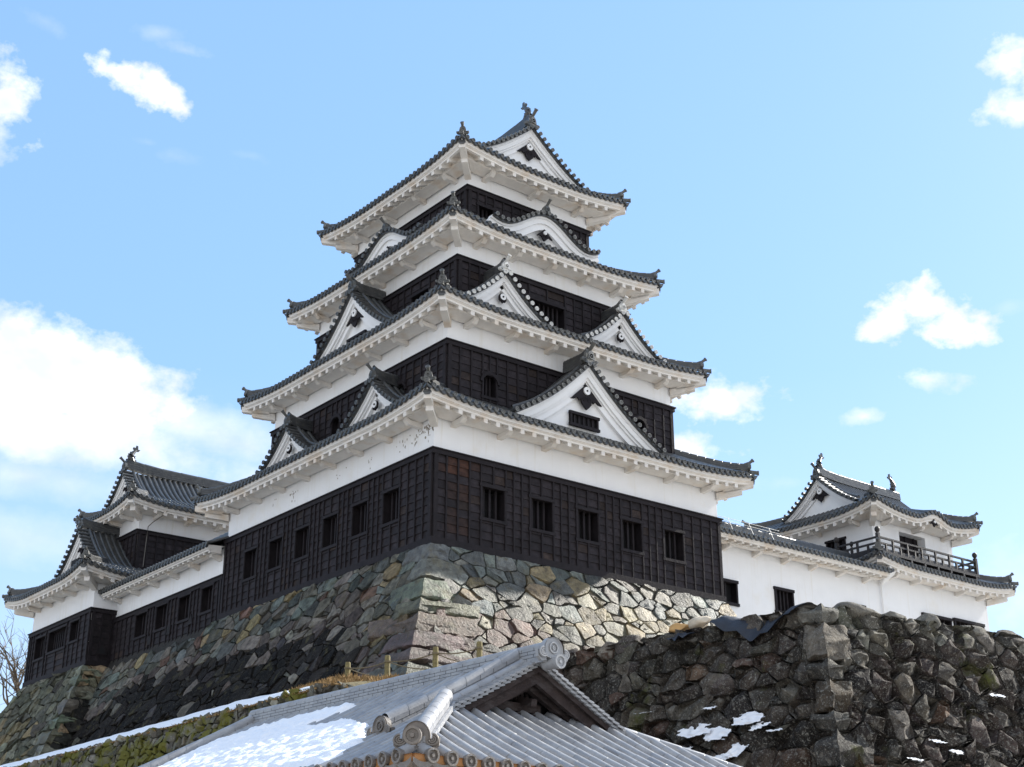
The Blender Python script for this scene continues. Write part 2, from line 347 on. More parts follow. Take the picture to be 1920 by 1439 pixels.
def ridge(par, path, wd, ht, cap=.1, name='roof_ridge', m='tile', layers=3):
    """stacked flat tiles under a round cap, following path (at roof level)"""
    mb = MB(); n = len(path)
    for i in range(layers):
        z0 = ht*i/layers; z1 = ht*(i+1)/layers-.012; w2 = wd/2*(1-.06*i)
        rings = []
        for j, p in enumerate(path):
            d = path[min(j+1, n-1)]-path[max(j-1, 0)]; d.z = 0; d.normalize(); r = d.cross(ZU)
            rings.append([p-r*w2+ZU*z0, p+r*w2+ZU*z0, p+r*w2+ZU*z1, p-r*w2+ZU*z1])
        mb.loft(rings)
    rings = []
    for j, p in enumerate(path):
        d = path[min(j+1, n-1)]-path[max(j-1, 0)]; dd = d.normalized(); d.z = 0; d.normalize(); r = d.cross(ZU)
        for rr in ((cap, cap*1.14) if 0 < j < n-1 else (cap,)):
            rings.append([p+dd*(.01 if rr > cap else 0)+r*rr*math.cos(math.pi*k/6)+ZU*(ht-.02+rr*math.sin(math.pi*k/6)) for k in range(7)])
    mb.loft(rings, closed=False)
    return obj(name, mb, m, par, smooth=True)

def hip_roof(par, rect, over, run, zE, zI, U=.30, Lc=4.2, sp=.30, r=.085, bump=None, arms=1.97, sides=(0, 1, 2, 3), rough=.15, corners=(0, 1, 2, 3), soff=True, hipend=True, nseg=4, m='tile', mdisc='disc', joint=0):
    """one skirt roof: tiles, end tiles, hip ridges, plastered eave with rafters, bracket arms"""
    x0, x1, y0, y1 = rect
    rf = node('tiled_roof', par)
    tl = MB(); dm = MB(); ev = MB()
    FR = frames(x0, x1, y0, y1)
    def lift(dc, side, s):
        z = U*max(0, 1-dc/Lc)**2.1
        if bump and bump[0] == side:
            x = abs(s-bump[1])/bump[2]
            if x < 1: z += bump[3]*(.5+.5*math.cos(math.pi*x))**1.3
        return z
    def surf(side, s, t):   # s measured from wall corner, t inward from eave edge
        fr, L = FR[side]; tau = min(1, max(0, t/run)); ds = min(s+over, L+over-s)
        dc = max(0, ds-t)
        z = zE+(zI-zE)*(.80*tau+.20*tau*tau)+lift(dc, side, s)*(1-tau)
        return fr(s, over-t, z)
    for side in sides:
        fr, L = FR[side]; Lt = L+2*over; n = round(Lt/sp); q = Lt/n
        nrmo = fr.n
        for k in range(n):
            sa, sb = -over+q*k, -over+q*(k+1)
            def T(s): return min(run, s+over, L+over-s)
            ta, tb = T(sa), T(sb)
            rows = []
            for j in range(nseg+1):
                for z_ in (0,):
                    A = surf(side, sa, ta*j/nseg); B = surf(side, sb, tb*j/nseg); Mm = (A+B)/2-ZU*.03
                    rows += [A, Mm, B]
            tl.add(rows, [(3*j+i, 3*j+i+1, 3*j+i+4, 3*j+i+3) for j in range(nseg) for i in range(2)])
            # eave drip tile between the round ones
            A = surf(side, sa, 0)+fr.n*.012; B = surf(side, sb, 0)+fr.n*.012; pts = []
            for i in range(5):
                x = i/4; P = A.lerp(B, x); pts.append(P-ZU*(.045*math.sin(math.pi*x)-.015))
            low = [p-ZU*(.055+.04*math.sin(math.pi*i/4)) for i, p in enumerate(pts)]
            tl.add(pts+low+[p-fr.n*.1 for p in low], [(i, i+1, i+6, i+5) for i in range(4)]+[(i+5, i+6, i+11, i+10) for i in range(4)])
        for k in range(n+1):
            s = -over+q*k; tm = min(run, s+over, L+over-s)
            jx = R.uniform(-.008, .008)*rough/.15
            e0 = surf(side, s, 0)+fr.n*.03+ZU*(.03+jx)
            if tm > .05:
                nn = max(2, round(tm/.32)) if joint else max(2, round(nseg*tm/run))
                path = [surf(side, s, tm*j/nn)+ZU*.025 for j in range(nn+1)]; path[0] = e0-ZU*.0
                tl.barrel(path, fr.a, r, 6, joint)
            up = ZU
            if 0 < k < n: dm.disc(e0+fr.n*.02, fr.a, up, fr.n, r*1.06, .05, 10)
        if soff:
            Lo = L+2*over
            sec = [(over-.10, .0), (over-.10, -.22), (over-.145, -.235), (over-.145, -.25), (over-.19, -.265), (over-.19, -.34), (over-.30, -.34), (over-.30, -.24), (.70, -.14), (.70, -.29), (.66, -.33), (.12, -.36), (.08, -.34), (.08, -.04), (0, .06)]
            NS = 26
            rows = []
            for (d, z) in sec:
                row = []
                for i in range(NS+1):
                    u = i/NS; u = .5-.5*math.cos(math.pi*u) if NS else u
                    s = -d+u*(L+2*d)
                    dc = min(s+d, L+d-s)
                    row.append(fr(s, d, zE+z+lift(dc, side, s)*min(1, d/over)))
                rows.append(row)
            flat = [p for rw in rows for p in rw]; W_ = NS+1
            ev.add(flat, [(j*W_+i, j*W_+i+1, (j+1)*W_+i+1, (j+1)*W_+i) for j in range(len(sec)-1) for i in range(NS)])
            rs = sp*1.85; nr = round((L+.3)/rs)
            for k in range(nr+1):
                s = -.15+(L+.3)*k/nr; hw = .085
                def E_(s_, d, z):
                    dc = min(s_+d, L+d-s_); return fr(s_, d, zE+z+lift(max(0, dc), side, s_)*min(1, d/over))
                do = over-.205; di = .68
                a = [E_(s-hw, do, -.30), E_(s+hw, do, -.30), E_(s+hw, di, -.12), E_(s-hw, di, -.12)]
                b = [E_(s-hw, do, -.50), E_(s+hw, do, -.50), E_(s+hw, di, -.30), E_(s-hw, di, -.30)]
                ev.hexa(b, a)
                # scalloped soffit between rafters
                if k < nr:
                    s2 = s+(L+.3)/nr; c = (s+s2)/2; hw2 = (s2-s)/2-hw
                    g = []
                    for i in range(5):
                        th = math.pi*i/4; x = c-hw2*math.cos(th); zz = -.42+.15*math.sin(th)
                        g += [E_(x, do-.05, zz), E_(x, di, zz+.10)]
                    ev.add(g, [(2*i, 2*i+2, 2*i+3, 2*i+1) for i in range(4)])
            na = max(1, round((L-1.6)/arms))
            for k in range(na+1):
                s = .8+(L-1.6)*k/na if na else L/2
                am = MB(); hw = .105
                zb = zE-.40
                zb = zE-.36
                am.hexa([fr(s-hw, 0, zb-.16), fr(s+hw, 0, zb-.16), fr(s+hw, 0, zb+.02), fr(s-hw, 0, zb+.02)],
                        [fr(s-hw, .56, zb-.13), fr(s+hw, .56, zb-.13), fr(s+hw, .56, zb+.04), fr(s-hw, .56, zb+.04)])
                am.hexa([fr(s-hw, .56, zb-.13), fr(s+hw, .56, zb-.13), fr(s+hw, .56, zb+.04), fr(s-hw, .56, zb+.04)],
                        [fr(s-hw, .70, zb-.02), fr(s+hw, .70, zb-.02), fr(s+hw, .70, zb+.12), fr(s-hw, .70, zb+.12)])
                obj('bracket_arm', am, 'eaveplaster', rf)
    obj2('tile_covering', tl, m, dm, mdisc, rf)
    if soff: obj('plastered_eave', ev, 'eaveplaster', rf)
    cs = [(x0, y0, -1, -1, 0), (x1, y0, 1, -1, 1), (x1, y1, 1, 1, 2), (x0, y1, -1, 1, 3)]
    for (cx, cy, sx, sy, ci) in cs:
        if ci not in corners: continue
        dg = V3((sx, sy, 0)).normalized(); sd = dg.cross(ZU)
        def HP(t):  # point on hip, t = inward distance
            tau = t/run; z = zE+(zI-zE)*(.8*tau+.2*tau*tau)+U*(1-tau); return V3((cx+sx*(over-t), cy+sy*(over-t), z))
        k = 9; t0 = .26
        path = [HP(t0+(run-t0)*i/k)+ZU*(.03+.11*max(0, 1-i/3.2)**2) for i in range(k+1)]
        h = ridge(rf, path, .27, .24, .085, 'hip_ridge', m, 3)
        if hipend:
            o = MB(); oni(o, path[0]+ZU*.0, dg, ZU, .42, False); o.tube([path[0]+ZU*.27-dg*.12, path[0]+ZU*.33+dg*.08, path[0]+ZU*.43+dg*.22], [.06, .06, .068], 9); o.disc(path[0]+ZU*.443+dg*.24, sd, (ZU*.8-dg*.6), (dg*.8+ZU*.6), .085, .05, 10)
            o.tube([HP(.2)+ZU*.10, HP(-.02)+ZU*.11], [.085, .085], 8)
            o.disc(HP(-.03)+ZU*.11+dg*.03, sd, ZU, dg, .10, .06, 10)
            obj('ridge_end_tile', o, mdisc, h, smooth=True)
        if soff:
            e = MB(); c0 = V3((cx, cy, 0)); zc = zE+U
            def D(d, z): return c0+dg*d*1.4142+ZU*z
            w2 = .13
            a = [D(.2, zE-.42)-sd*w2, D(.2, zE-.42)+sd*w2, D(.2, zE-.1)+sd*w2, D(.2, zE-.1)-sd*w2]
            dd = over-.13
            b = [D(dd, zc-.50)-sd*w2, D(dd, zc-.50)+sd*w2, D(dd, zc-.24)+sd*w2, D(dd, zc-.24)-sd*w2]
            e.hexa(a, b)
            a = [D(0, zE-.66)-sd*w2, D(0, zE-.66)+sd*w2, D(0, zE-.38)+sd*w2, D(0, zE-.38)-sd*w2]
            b = [D(.74, zE-.44)-sd*w2, D(.74, zE-.44)+sd*w2, D(.74, zE-.24)+sd*w2, D(.74, zE-.24)-sd*w2]
            e.hexa(a, b)
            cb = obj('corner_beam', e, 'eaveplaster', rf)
            t = MB(); b1 = [D(dd-.14, zc-.26)-sd*.15, D(dd-.14, zc-.26)+sd*.15, D(dd+.045, zc-.26)+sd*.15, D(dd+.045, zc-.26)-sd*.15]
            b2 = [D(dd-.14, zc-.18)-sd*.10, D(dd-.14, zc-.18)+sd*.10, D(dd+.02, zc-.16)+sd*.10, D(dd+.02, zc-.16)-sd*.10]
            t.hexa(b1, b2); b3 = [D(dd+.012, zc-.26)-sd*.15, D(dd+.012, zc-.26)+sd*.15, D(dd+.012, zc-.36)+sd*.09, D(dd+.012, zc-.36)-sd*.09]
            t.hexa(b3, [x+dg*.03 for x in b3]); obj('beam_cap', t, 'tile', cb)
    return rf

def g_tri(u): return (1-u)-.085*math.sin(math.pi*u)
def g_kara(u):
    return .5+.5*math.cos(math.pi*min(1, u*1.26))+(.14*((u-.8)/.2)**2 if u > .8 else 0)
def pendant(mb, fr, s, d, z, sz, small=False):
    if small: O = [(-.22, .30), (-.36, .1), (-.34, -.22), (-.22, -.36), (-.16, -.30), (0, -.48), (.16, -.30), (.22, -.36), (.34, -.22), (.36, .1), (.22, .30), (0, .42)]
    else: O = [(0, .42), (-.45, .02), (-.92, -.42), (-.70, -.40), (-.55, -.30), (-.42, -.42), (-.34, -.30), (-.28, -.52), (-.16, -.66), (0, -.80), (.16, -.66), (.28, -.52), (.34, -.30), (.42, -.42), (.55, -.30), (.70, -.40), (.92, -.42), (.45, .02)]
    mb.plate([fr(s+x*sz, d, z+y*sz) for x, y in O], fr.n*.07)
    for sg in (-1, 1): mb.disc(fr(s+sg*sz*.13, d+.09, z-.30*sz), fr.a, ZU, fr.n, sz*.12, .04, 8)
def gable(par, fr, s0, z0, hw, h, d, depth, kind='tri', pend='small', win=None, sp=.30, r=.085, rz=.42, bw=.40, kind_m='tile', back=False, oniz=.62, ridgelen=None, slope_ridge=True, deep=.36, extra=.20, discm='disc'):
    """gable: fr wall frame, s0 centre, z0 foot height, hw half width, h rise of the roof line, d front plane"""
    g = g_tri if kind == 'tri' else g_kara
    gb = node('gable', par); N_ = 22
    def Z(x): return z0+h*g(min(1, abs(x)/hw))
    xs = [-hw+2*hw*i/N_ for i in range(N_+1)]
    def nrm(x):
        e = .02; dz = (Z(min(hw, x+e))-Z(max(-hw, x-e)))/(min(hw, x+e)-max(-hw, x-e)); l = math.hypot(1, dz); return (-dz/l, 1/l)
    wall = MB(); wm = []
    zb = z0-.9
    for x in xs: wm += [fr(s0+x, d-deep, max(zb, Z(x)-.1)), fr(s0+x, d-deep, zb)]
    hs = []
    if win: hs = [(s0+win[0], s0+win[1], win[2], win[3])]
    wall.add(wm, [(2*i, 2*i+2, 2*i+3, 2*i+1) for i in range(N_)])
    obj('gable_wall', wall, 'gableplaster', gb)
    # barge boards: three stepped bands
    for sg in (-1, 1):
        bm = MB()
        if kind == 'tri': bands = [(-.04, .30*bw, .0), (.30*bw, .78*bw, -.06), (.78*bw, bw, -.14), (bw, bw*1.55, -.22)]
        else: bands = [(-.04, .28*bw, .0), (.28*bw, .8*bw, -.07), (.8*bw, 1.5*bw, -.15)]
        for (o0, o1, dd) in bands:
            rings = []
            for i in range(N_//2+1):
                x = sg*hw*i/(N_//2); nx, nz = nrm(x) if i else (0, 1)
                k = 1.0 if i else 1.0/max(.5, abs(nrm(sg*.05)[1])) if kind == 'tri' else 1.0
                def P(o, q): return fr(s0+x-nx*o*(1 if i else 0), d+q, Z(x)-nz*o*k-(0 if i else 0))
                rings.append([P(o0, dd), P(o1, dd), P(o1, dd-.24), P(o0, dd-.24)])
            bm.loft(rings)
        obj('barge_board', bm, 'gableplaster', gb)
    # slopes
    tl = MB(); dm = MB(); ex = extra
    D0, D1 = d+ex, d-depth
    tl.grid(lambda u, v: fr(s0-hw+2*hw*u, D0-.06+(D1-D0)*v, Z(-hw+2*hw*u)+.045), N_, 2)
    tl.grid(lambda u, v: fr(s0+hw-2*hw*u, D0-.04-.06+(-.4)*v, Z(hw-2*hw*u)-.02), N_, 1)
    tl.grid(lambda u, v: fr(s0-hw+2*hw*u, D0-.08, Z(-hw+2*hw*u)-.035+.08*v), N_, 1)
    # arc-length positions for rake tiles
    acc_ = [0]; F = 200
    for i in range(F):
        xa, xb = hw*i/F, hw*(i+1)/F; acc_.append(acc_[-1]+math.hypot(xb-xa, Z(xb)-Z(xa)))
    tot = acc_[-1]; n = max(3, int(tot/sp))
    for sg in (-1, 1):
        for k in range(n+1):
            t = tot*(k+(.35 if kind == 'tri' else 0))/(n+.35)
            if kind != 'tri' and k == 0 and sg > 0: continue
            i = min(F-1, next(j for j in range(F) if acc_[j+1] >= t-1e-6)); x = sg*hw*(i+(t-acc_[i])/(acc_[i+1]-acc_[i]))/F
            nx, nz = nrm(x); tx = V3(fr.a*nz*1.0-ZU*nx*1.0); up = V3(fr.a*nx+ZU*nz)
            c = fr(s0+x, D0, Z(x))+up*.085
            e = fr(s0+x, D0-.5, Z(x))+up*.085
            rr = []
            for p in (c, e): rr.append([p+tx*r*math.cos(2*math.pi*q/8)+up*r*math.sin(2*math.pi*q/8) for q in range(8)])
            tl.loft(rr)
            dm.disc(c+fr.n*.03, tx, up, fr.n, r*1.06, .05, 10)
        # down-slope rows behind the rake
        yy = D0-.86; 
        while yy > D1+.05:
            path = [fr(s0+sg*hw*(1-i/8), yy, Z(hw*(1-i/8))+.06) for i in range(8)]+[fr(s0+sg*.05, yy, Z(.05)+.06)]
            tl.barrel(path, fr.n, r, 6); yy -= sp
        if slope_ridge and kind == 'tri':
            path = [fr(s0+sg*(.12+(hw*.95-.12)*i/10), D0-.62, Z(.12+(hw*.95-.12)*i/10)+.05+.09*max(0, i-7)/3) for i in range(11)]
            ridge(gb, path, .22, .17, .075, 'descending_ridge', kind_m, 3)
    obj2('rake_tiles', tl, kind_m, dm, discm, gb)
    # ridge and ornament
    zt = Z(0)+.06; rl = ridgelen or depth
    path = [fr(s0, D0-.22-(rl)*i/8, zt+.16*max(0, 1-i/2.5)**2) for i in range(9)]
    rg = ridge(gb, path, .30, rz, .095, 'roof_ridge', kind_m, 4)
    om = MB(); oni(om, fr(s0, D0-.24, zt+.02), fr.n, ZU, oniz, True, .35); obj('ridge_end_tile', om, discm, rg, smooth=True)
    if back:
        om = MB(); oni(om, fr(s0, D1-.0, zt+.02), -fr.n, ZU, oniz, True, .35); obj('ridge_end_tile', om, discm, rg, smooth=True)
    # pendant with white roundel
    if pend:
        pm = MB()
        if pend == 'small': ps = min(.62, h*.30); pz = Z(0)-bw*1.55-ps*1.05; pendant(pm, fr, s0, d-.20, pz, ps, True); wz = pz-.02*ps-.04
        else: ps = pend; pz = Z(0)-bw*1.9-ps*.35; pendant(pm, fr, s0, d-.22, pz, ps, False); wz = pz+.02*ps
        if kind == 'kara': pass
        p_ = obj('gable_pendant', pm, 'trim', gb)
        q = MB(); q.disc(fr(s0, d-.20+.10, wz+.07), fr.a, ZU, fr.n, .135 if pend == 'small' else .16, .05, 14); dt = MB(); dt.disc(fr(s0, d-.20+.112, wz+.07), fr.a, ZU, fr.n, .04, .03, 8); obj('roundel_centre', dt, 'void', p_); obj('white_roundel', q, 'gableplaster', p_)
    if win: window(gb, fr, hs[0], 5, d0=d-deep+.10, depth=-(d-deep+.012), fw=.08, name='gable_window')
    return gb

def shachi(par, p, f, sz, m='tile'):
    """roof-ridge dolphin ornament: head on the ridge, body curling up to a forked tail; f = facing direction"""
    mb = MB(); r = f.cross(ZU)
    P = [(.02, .02, .15), (.16, .12, .19), (.24, .30, .185), (.21, .50, .16), (.10, .68, .125), (-.03, .82, .09), (-.12, .93, .06)]
    mb.tube([p+f*x*sz+ZU*z*sz for x, z, q in P], [q*sz*1.15 for x, z, q in P], 10)
    def fin(O): mb.plate([p+f*x*sz+ZU*z*sz-r*.05*sz for x, z in O], r*.10*sz)
    fin([(-.06, .80), (-.30, .84), (-.40, .98), (-.24, .97), (-.22, 1.22), (-.10, 1.26), (-.06, 1.05), (.10, 1.10), (.14, 1.0), (.04, .88)])
    fin([(.06, .26), (-.10, .30), (-.04, .38), (-.12, .46), (.06, .46)])
    fin([(.38, .24), (.50, .40), (.41, .44), (.44, .58), (.34, .58), (.30, .74), (.18, .70), (.24, .4)])
    fin([(-.12, 0), (-.20, .16), (-.05, .22), (.1, .2), (.34, .12), (.42, .0), (.2, -.06)])
    return obj('dolphin_ornament', mb, m, par, smooth=True)

def brown1(s, z):   # bleached planks near the front corner of the keep
    for (a, b, c, d, k) in ((.1, .6, -.85, -.45, 1), (.6, 1.3, -.80, -.30, 1.1), (1.2, 2.0, -.80, -.30, .9), (.1, .6, -1.2, -.85, .6), (.7, 1.3, -2.9, -2.1, .35), (.6, 1.3, -1.6, -1.2, .4)):
        if a < s < b and c < z < d and R.random() < .8: q = k*R.uniform(.3, 1); return (.022+.042*q, .016+.012*q, .016+.002*q)
# ================================================================== MAIN KEEP
keep = thing('castle_keep', 'tall four storey castle keep with white plaster, dark boarding and stacked grey tiled roofs', 'castle keep')
W, D = 14.0, 15.0
T = [(0, W, 0, D, -3.41, 0, 1.45), (1.29, W-1.29, 1.1, D-1.1, 2.3, 4.82, 5.98), (2.57, W-2.57, 2.29, D-2.29, 6.9, 9.15, 10.22), (3.76, W-3.76, 3.32, D-3.32, 11.2, 13.14, 14.12)]
WR = [[(2.0+2.21*i, 3.1+2.21*i, -2.15, -.96) for i in range(5)], [(1.57, 2.25, 2.95, 3.85), (9.17, 9.85, 2.95, 3.85)], [(3.5, 5.4, 7.3, 8.36)], [(.45, 1.3, 11.5, 12.42), (5.2, 6.05, 11.5, 12.42)]]
WL = [[(1.9+2.05*i, 3.0+2.05*i, -2.13, -.92) for i in range(6)], [(2.6, 3.3, 3.0, 3.95), (7.2, 7.9, 3.0, 3.95)], [(1.8, 3.1, 7.5, 8.46)], [(1.2, 2.1, 11.5, 12.42)]]
for i, (x0, x1, y0, y1, zb, zt, ze) in enumerate(T):
    FR = frames(x0, x1, y0, y1)
    wl = MB()
    for fr, L in FR: panel(wl, fr, L, zt-.02, ze+.05, [])
    # inner backing below boards
    stw = obj('plaster_wall', wl, 'plaster', keep)
    for si, (fr, L) in enumerate(FR):
        if si == 0: hs = WR[i]
        elif si == 3: hs = [(L-b, L-a, c, e) for (a, b, c, e) in WL[i]]
        else: hs = []
        bays = bays_for(L, hs)
        cl = cladding(keep, fr, L, zb, zt, hs, bays, brown=brown1 if (i == 0 and si == 0) else None)
        for h in hs:
            window(keep, fr, h, 3 if h[1]-h[0] < 1.3 else 7, arch=(i == 1))
fk = MB(); rg = random.Random(8)
for i in range(95):
    if i < 60: y = abs(rg.gauss(0, .55))+.05; z = 1.02-abs(rg.gauss(0, .18))-.25*min(1, y)*rg.random()
    else: y = rg.choice((.9, 1.9, 2.0, 4.0, 6.2, 9.6, 9.7, 11.2))+rg.gauss(0, .18); z = .85-abs(rg.gauss(0, .22))
    w_, h_ = rg.uniform(.012, .035), rg.uniform(.02, .075); n_ = 7
    fk.plate([V3((-.002, y+w_*math.cos(2*math.pi*k/n_)*rg.uniform(.6, 1.2), z+h_*math.sin(2*math.pi*k/n_)*rg.uniform(.6, 1.2))) for k in range(n_)], V3((-.004, 0, 0)))
obj('plaster_flaking', fk, 'flaked', keep)
OV = [1.2, 1.2, 1.18, 1.35]
for i in range(3):
    x0, x1, y0, y1, zb, zt, ze = T[i]; nx = T[i+1]
    run = OV[i]+(nx[0]-x0)
    hip_roof(keep, (x0, x1, y0, y1), OV[i], OV[i]+1.18, ze, [2.75, 7.25, 11.45][i], U=[.33, .30, .28][i])
FRs = [frames(t[0], t[1], t[2], t[3]) for t in T]
def xf(i, side): return FRs[i][side][0]
# right face gables (frame 0: s = x - x0, d from y0 outwards)
fr = Fr((0, 0, 0), (1, 0, 0), (0, -1, 0))
gable(keep, fr, 7.0, 2.02, 3.65, 2.78, .28, 1.5, pend=.85, win=(-.75, .62, 2.35, 2.78), bw=.42, oniz=.66, rz=.5)
gable(keep, fr, 3.92, 6.62, 2.1, 1.68, -1.02, 1.3, pend='small', bw=.28, oniz=.52, discm='discsunlit')
gable(keep, fr, W-3.92, 6.62, 2.1, 1.68, -1.02, 1.3, pend='small', bw=.28, oniz=.52, discm='discsunlit')
gable(keep, fr, 7.0, 11.32, 2.85, 1.0, -2.18, 1.3, kind='kara', pend=None, bw=.38, oniz=.52, rz=.25)
frl = Fr((0, 0, 0), (0, 1, 0), (-1, 0, 0))
gable(keep, frl, 4.3, 2.32, 1.95, 1.52, -.12, 1.5, pend='small', bw=.26, oniz=.5)
gable(keep, frl, 10.7, 2.32, 1.95, 1.52, -.12, 1.5, pend='small', bw=.26, oniz=.5)
gable(keep, frl, 7.5, 6.55, 2.95, 2.45, -1.0, 1.6, pend=.68, win=(-.72, .55, 6.72, 7.1), bw=.36, oniz=.6)
gable(keep, frl, 7.5, 11.30, 2.9, .95, -2.5, 1.3, kind='kara', pend=None, bw=.38, oniz=.5, rz=.25)
for f_, s_, d_, z_ in ((fr, 7.0, -2.36, 11.60), (frl, 7.5, -2.68, 11.52)):   # pendants in the curved gables
    pm = MB(); pendant(pm, f_, s_, d_, z_, .46); p_ = obj('gable_pendant', pm, 'trim', keep)
    q = MB(); q.disc(f_(s_, d_+.13, z_+.0), f_.a, ZU, f_.n, .085, .06, 12); obj('white_roundel', q, 'gableplaster', p_)
# top roof: hipped skirt, two end gables, ridge with dolphins
x0, x1, y0, y1, zb, zt, ze = T[3]
hip_roof(keep, (x0, x1, y0, y1), OV[3], 1.55, ze, 14.98, U=.36)
def irimoya(par, frf, half, z0, h, d, length, pend, oniz=.62, bw=.36, shs=.75, rz=.5, twod=True):
    gb = gable(par, frf, 0, z0, half, h, d, length, pend=pend, bw=bw, oniz=oniz, rz=rz, ridgelen=length-.1, deep=.30)
    shachi(par, frf(0, d-.42, z0+h+.06+rz+.1), frf.n, shs)
    if twod: shachi(par, frf(0, d-length+.6, z0+h+.06+rz+.1), -frf.n, shs)
    return gb
irimoya(keep, Fr((7.0, 0, 0), (1, 0, 0), (0, -1, 0)), 3.22, 14.82, 2.22, -3.12, 8.8, .72, bw=.36)
gable(keep, Fr((7.0, D, 0), (-1, 0, 0), (0, 1, 0)), 0, 14.82, 3.22, 2.22, -3.12, 1.0, pend=.55, bw=.40, oniz=.6)

# ================================================================== LEFT GALLERY AND TURRET
gl = thing('boarded_gallery', 'low boarded gallery with a white band between the keep and the left turret', 'castle wing')
GY0, GY1 = D, 26.0
f3 = Fr((0.0, GY1, 0), (0, -1, 0), (-1, 0, 0)); L = GY1-GY0
hs = [(GY1-b, GY1-a, -2.85, -1.75) for (a, b) in ((22.2, 23.45), (20.1, 21.3), (17.9, 19.05), (15.8, 16.9))]
cladding(gl, f3, L-.13, -3.95, -1.5, hs, bays_for(L, hs))
for h in hs: window(gl, f3, h, 3)
for (s, z, tri) in ((2.0, -3.3, 1), (4.3, -3.2, 0), (6.2, -3.05, 0), (8.3, -2.95, 1)):
    lp = MB(); w_ = .2
    O = [(-w_, -w_), (w_, -w_), (0, w_*1.3)] if tri else [(-w_*.8, -w_), (w_*.8, -w_), (w_*.8, w_), (-w_*.8, w_)]
    k = len(O); I = [(x*.55, z_*.55-.02) for x, z_ in O]
    lp.add([f3(s+x, .13, z+y) for x, y in O]+[f3(s+x, .13, z+y) for x, y in I]+[f3(s+x, .04, z+y) for x, y in O], [(i, (i+1) % k, k+(i+1) % k, k+i) for i in range(k)]+[(i, (i+1) % k, 2*k+(i+1) % k, 2*k+i) for i in range(k)])
    lo = obj('loophole', lp, 'trim', gl); v = MB(); v.add([f3(s+x, .128, z+y) for x, y in I], [tuple(range(k))]); obj('loophole_opening', v, 'void', lo)
wl = MB(); panel(wl, f3, L, -1.52, -.3, []); obj('plaster_wall', wl, 'plaster', gl)
def gable_strip(par, fr, L, over, zE, run, rise, side_end=(0, 0), sp=.30, ridgeh=.35, arms=2.2, U=0, backrun=None, s0=0):
    """straight pent/gable roof along a wall: eave, tiles, ridge"""
    rf = node('tiled_roof', par); tl = MB(); dm = MB(); ev = MB()
    a0, a1 = s0-side_end[0], L+side_end[1]; n = round((a1-a0)/sp); q = (a1-a0)/n
    tot = over+run
    def Pz(t): return zE+rise*(t/tot)*(.85+.15*t/tot)
    for k in range(n+1):
        s = a0+q*k
        path = [fr(s, over-tot*j/7, Pz(tot*j/7)+.025) for j in range(8)]
        tl.barrel(path, fr.a, .085, 6, .04)
        e0 = fr(s, over+.03, zE+.03); dm.disc(e0+fr.n*.02, fr.a, ZU, fr.n, .09, .05, 10)
        if k < n:
            tl.grid(lambda u, v: fr(s+q*u, over-tot*v, Pz(tot*v)-.03*math.sin(math.pi*u)), 2, 4)
            A = fr(s, over+.012, zE); B = fr(s+q, over+.012, zE); pts = [A.lerp(B, i/4)-ZU*(.045*math.sin(math.pi*i/4)-.015) for i in range(5)]
            low = [p-ZU*(.055+.04*math.sin(math.pi*i/4)) for i, p in enumerate(pts)]
            tl.add(pts+low+[p-fr.n*.1 for p in low], [(i, i+1, i+6, i+5) for i in range(4)]+[(i+5, i+6, i+11, i+10) for i in range(4)])
    br = backrun or tot
    tl.grid(lambda u, v: fr(a0+(a1-a0)*u, over-tot-br*v, Pz(tot)-(rise)*v*br/tot), 4, 2)
    sec = [(over-.10, .0), (over-.10, -.17), (over-.16, -.19), (over-.16, -.25), (over-.24, -.25), (over-.24, -.2), (.48, -.1), (.48, -.30), (.22, -.30), (.22, 0), (0, .05)]
    rows = [fr(a, d, zE+z) for (d, z) in sec for a in (a0+.08, a1-.08)]
    ev.add(rows, [(2*j, 2*j+1, 2*j+3, 2*j+2) for j in range(len(sec)-1)])
    for a in (a0+.08, a1-.08): ev.add([fr(a, d, zE+z) for d, z in sec], [tuple(range(len(sec)))])
    nr = round((a1-a0)/.5)
    for k in range(nr+1):
        s = a0+.15+(a1-a0-.3)*k/nr
        ev.hexa([fr(s-.07, over-.2, zE-.33), fr(s+.07, over-.2, zE-.33), fr(s+.07, .48, zE-.26), fr(s-.07, .48, zE-.26)], [fr(s-.07, over-.2, zE-.2), fr(s+.07, over-.2, zE-.2), fr(s+.07, .48, zE-.1), fr(s-.07, .48, zE-.1)])
    na = max(1, round((L-s0-1)/arms))
    for k in range(na+1):
        s = s0+.5+(L-s0-1)*k/na; am = MB()
        am.hexa([fr(s-.1, 0, zE-.52), fr(s+.1, 0, zE-.52), fr(s+.1, 0, zE-.28), fr(s-.1, 0, zE-.28)], [fr(s-.1, .5, zE-.40), fr(s+.1, .5, zE-.40), fr(s+.1, .5, zE-.28), fr(s-.1, .5, zE-.28)]); obj('bracket_arm', am, 'eaveplaster', rf)
    obj2('tile_covering', tl, 'tile', dm, 'disc', rf); obj('plastered_eave', ev, 'eaveplaster', rf)
    rg = ridge(rf, [fr(a0+(a1-a0)*i/20, over-tot, Pz(tot)+.03) for i in range(21)], .3, ridgeh, .1, 'roof_ridge', 'tile', 4)
    return rf
gable_strip(gl, f3, L, .95, -.32, 1.3, 1.0, arms=1.9)
bk = MB(); bk.hexa([V3((.7, GY0, -4)), V3((3.4, GY0, -4)), V3((3.4, GY1, -4)), V3((.7, GY1, -4))], [V3((.7, GY0, -.3)), V3((3.4, GY0, -.3)), V3((3.4, GY1, -.3)), V3((.7, GY1, -.3))]); obj('back_wall', bk, 'plaster', gl)

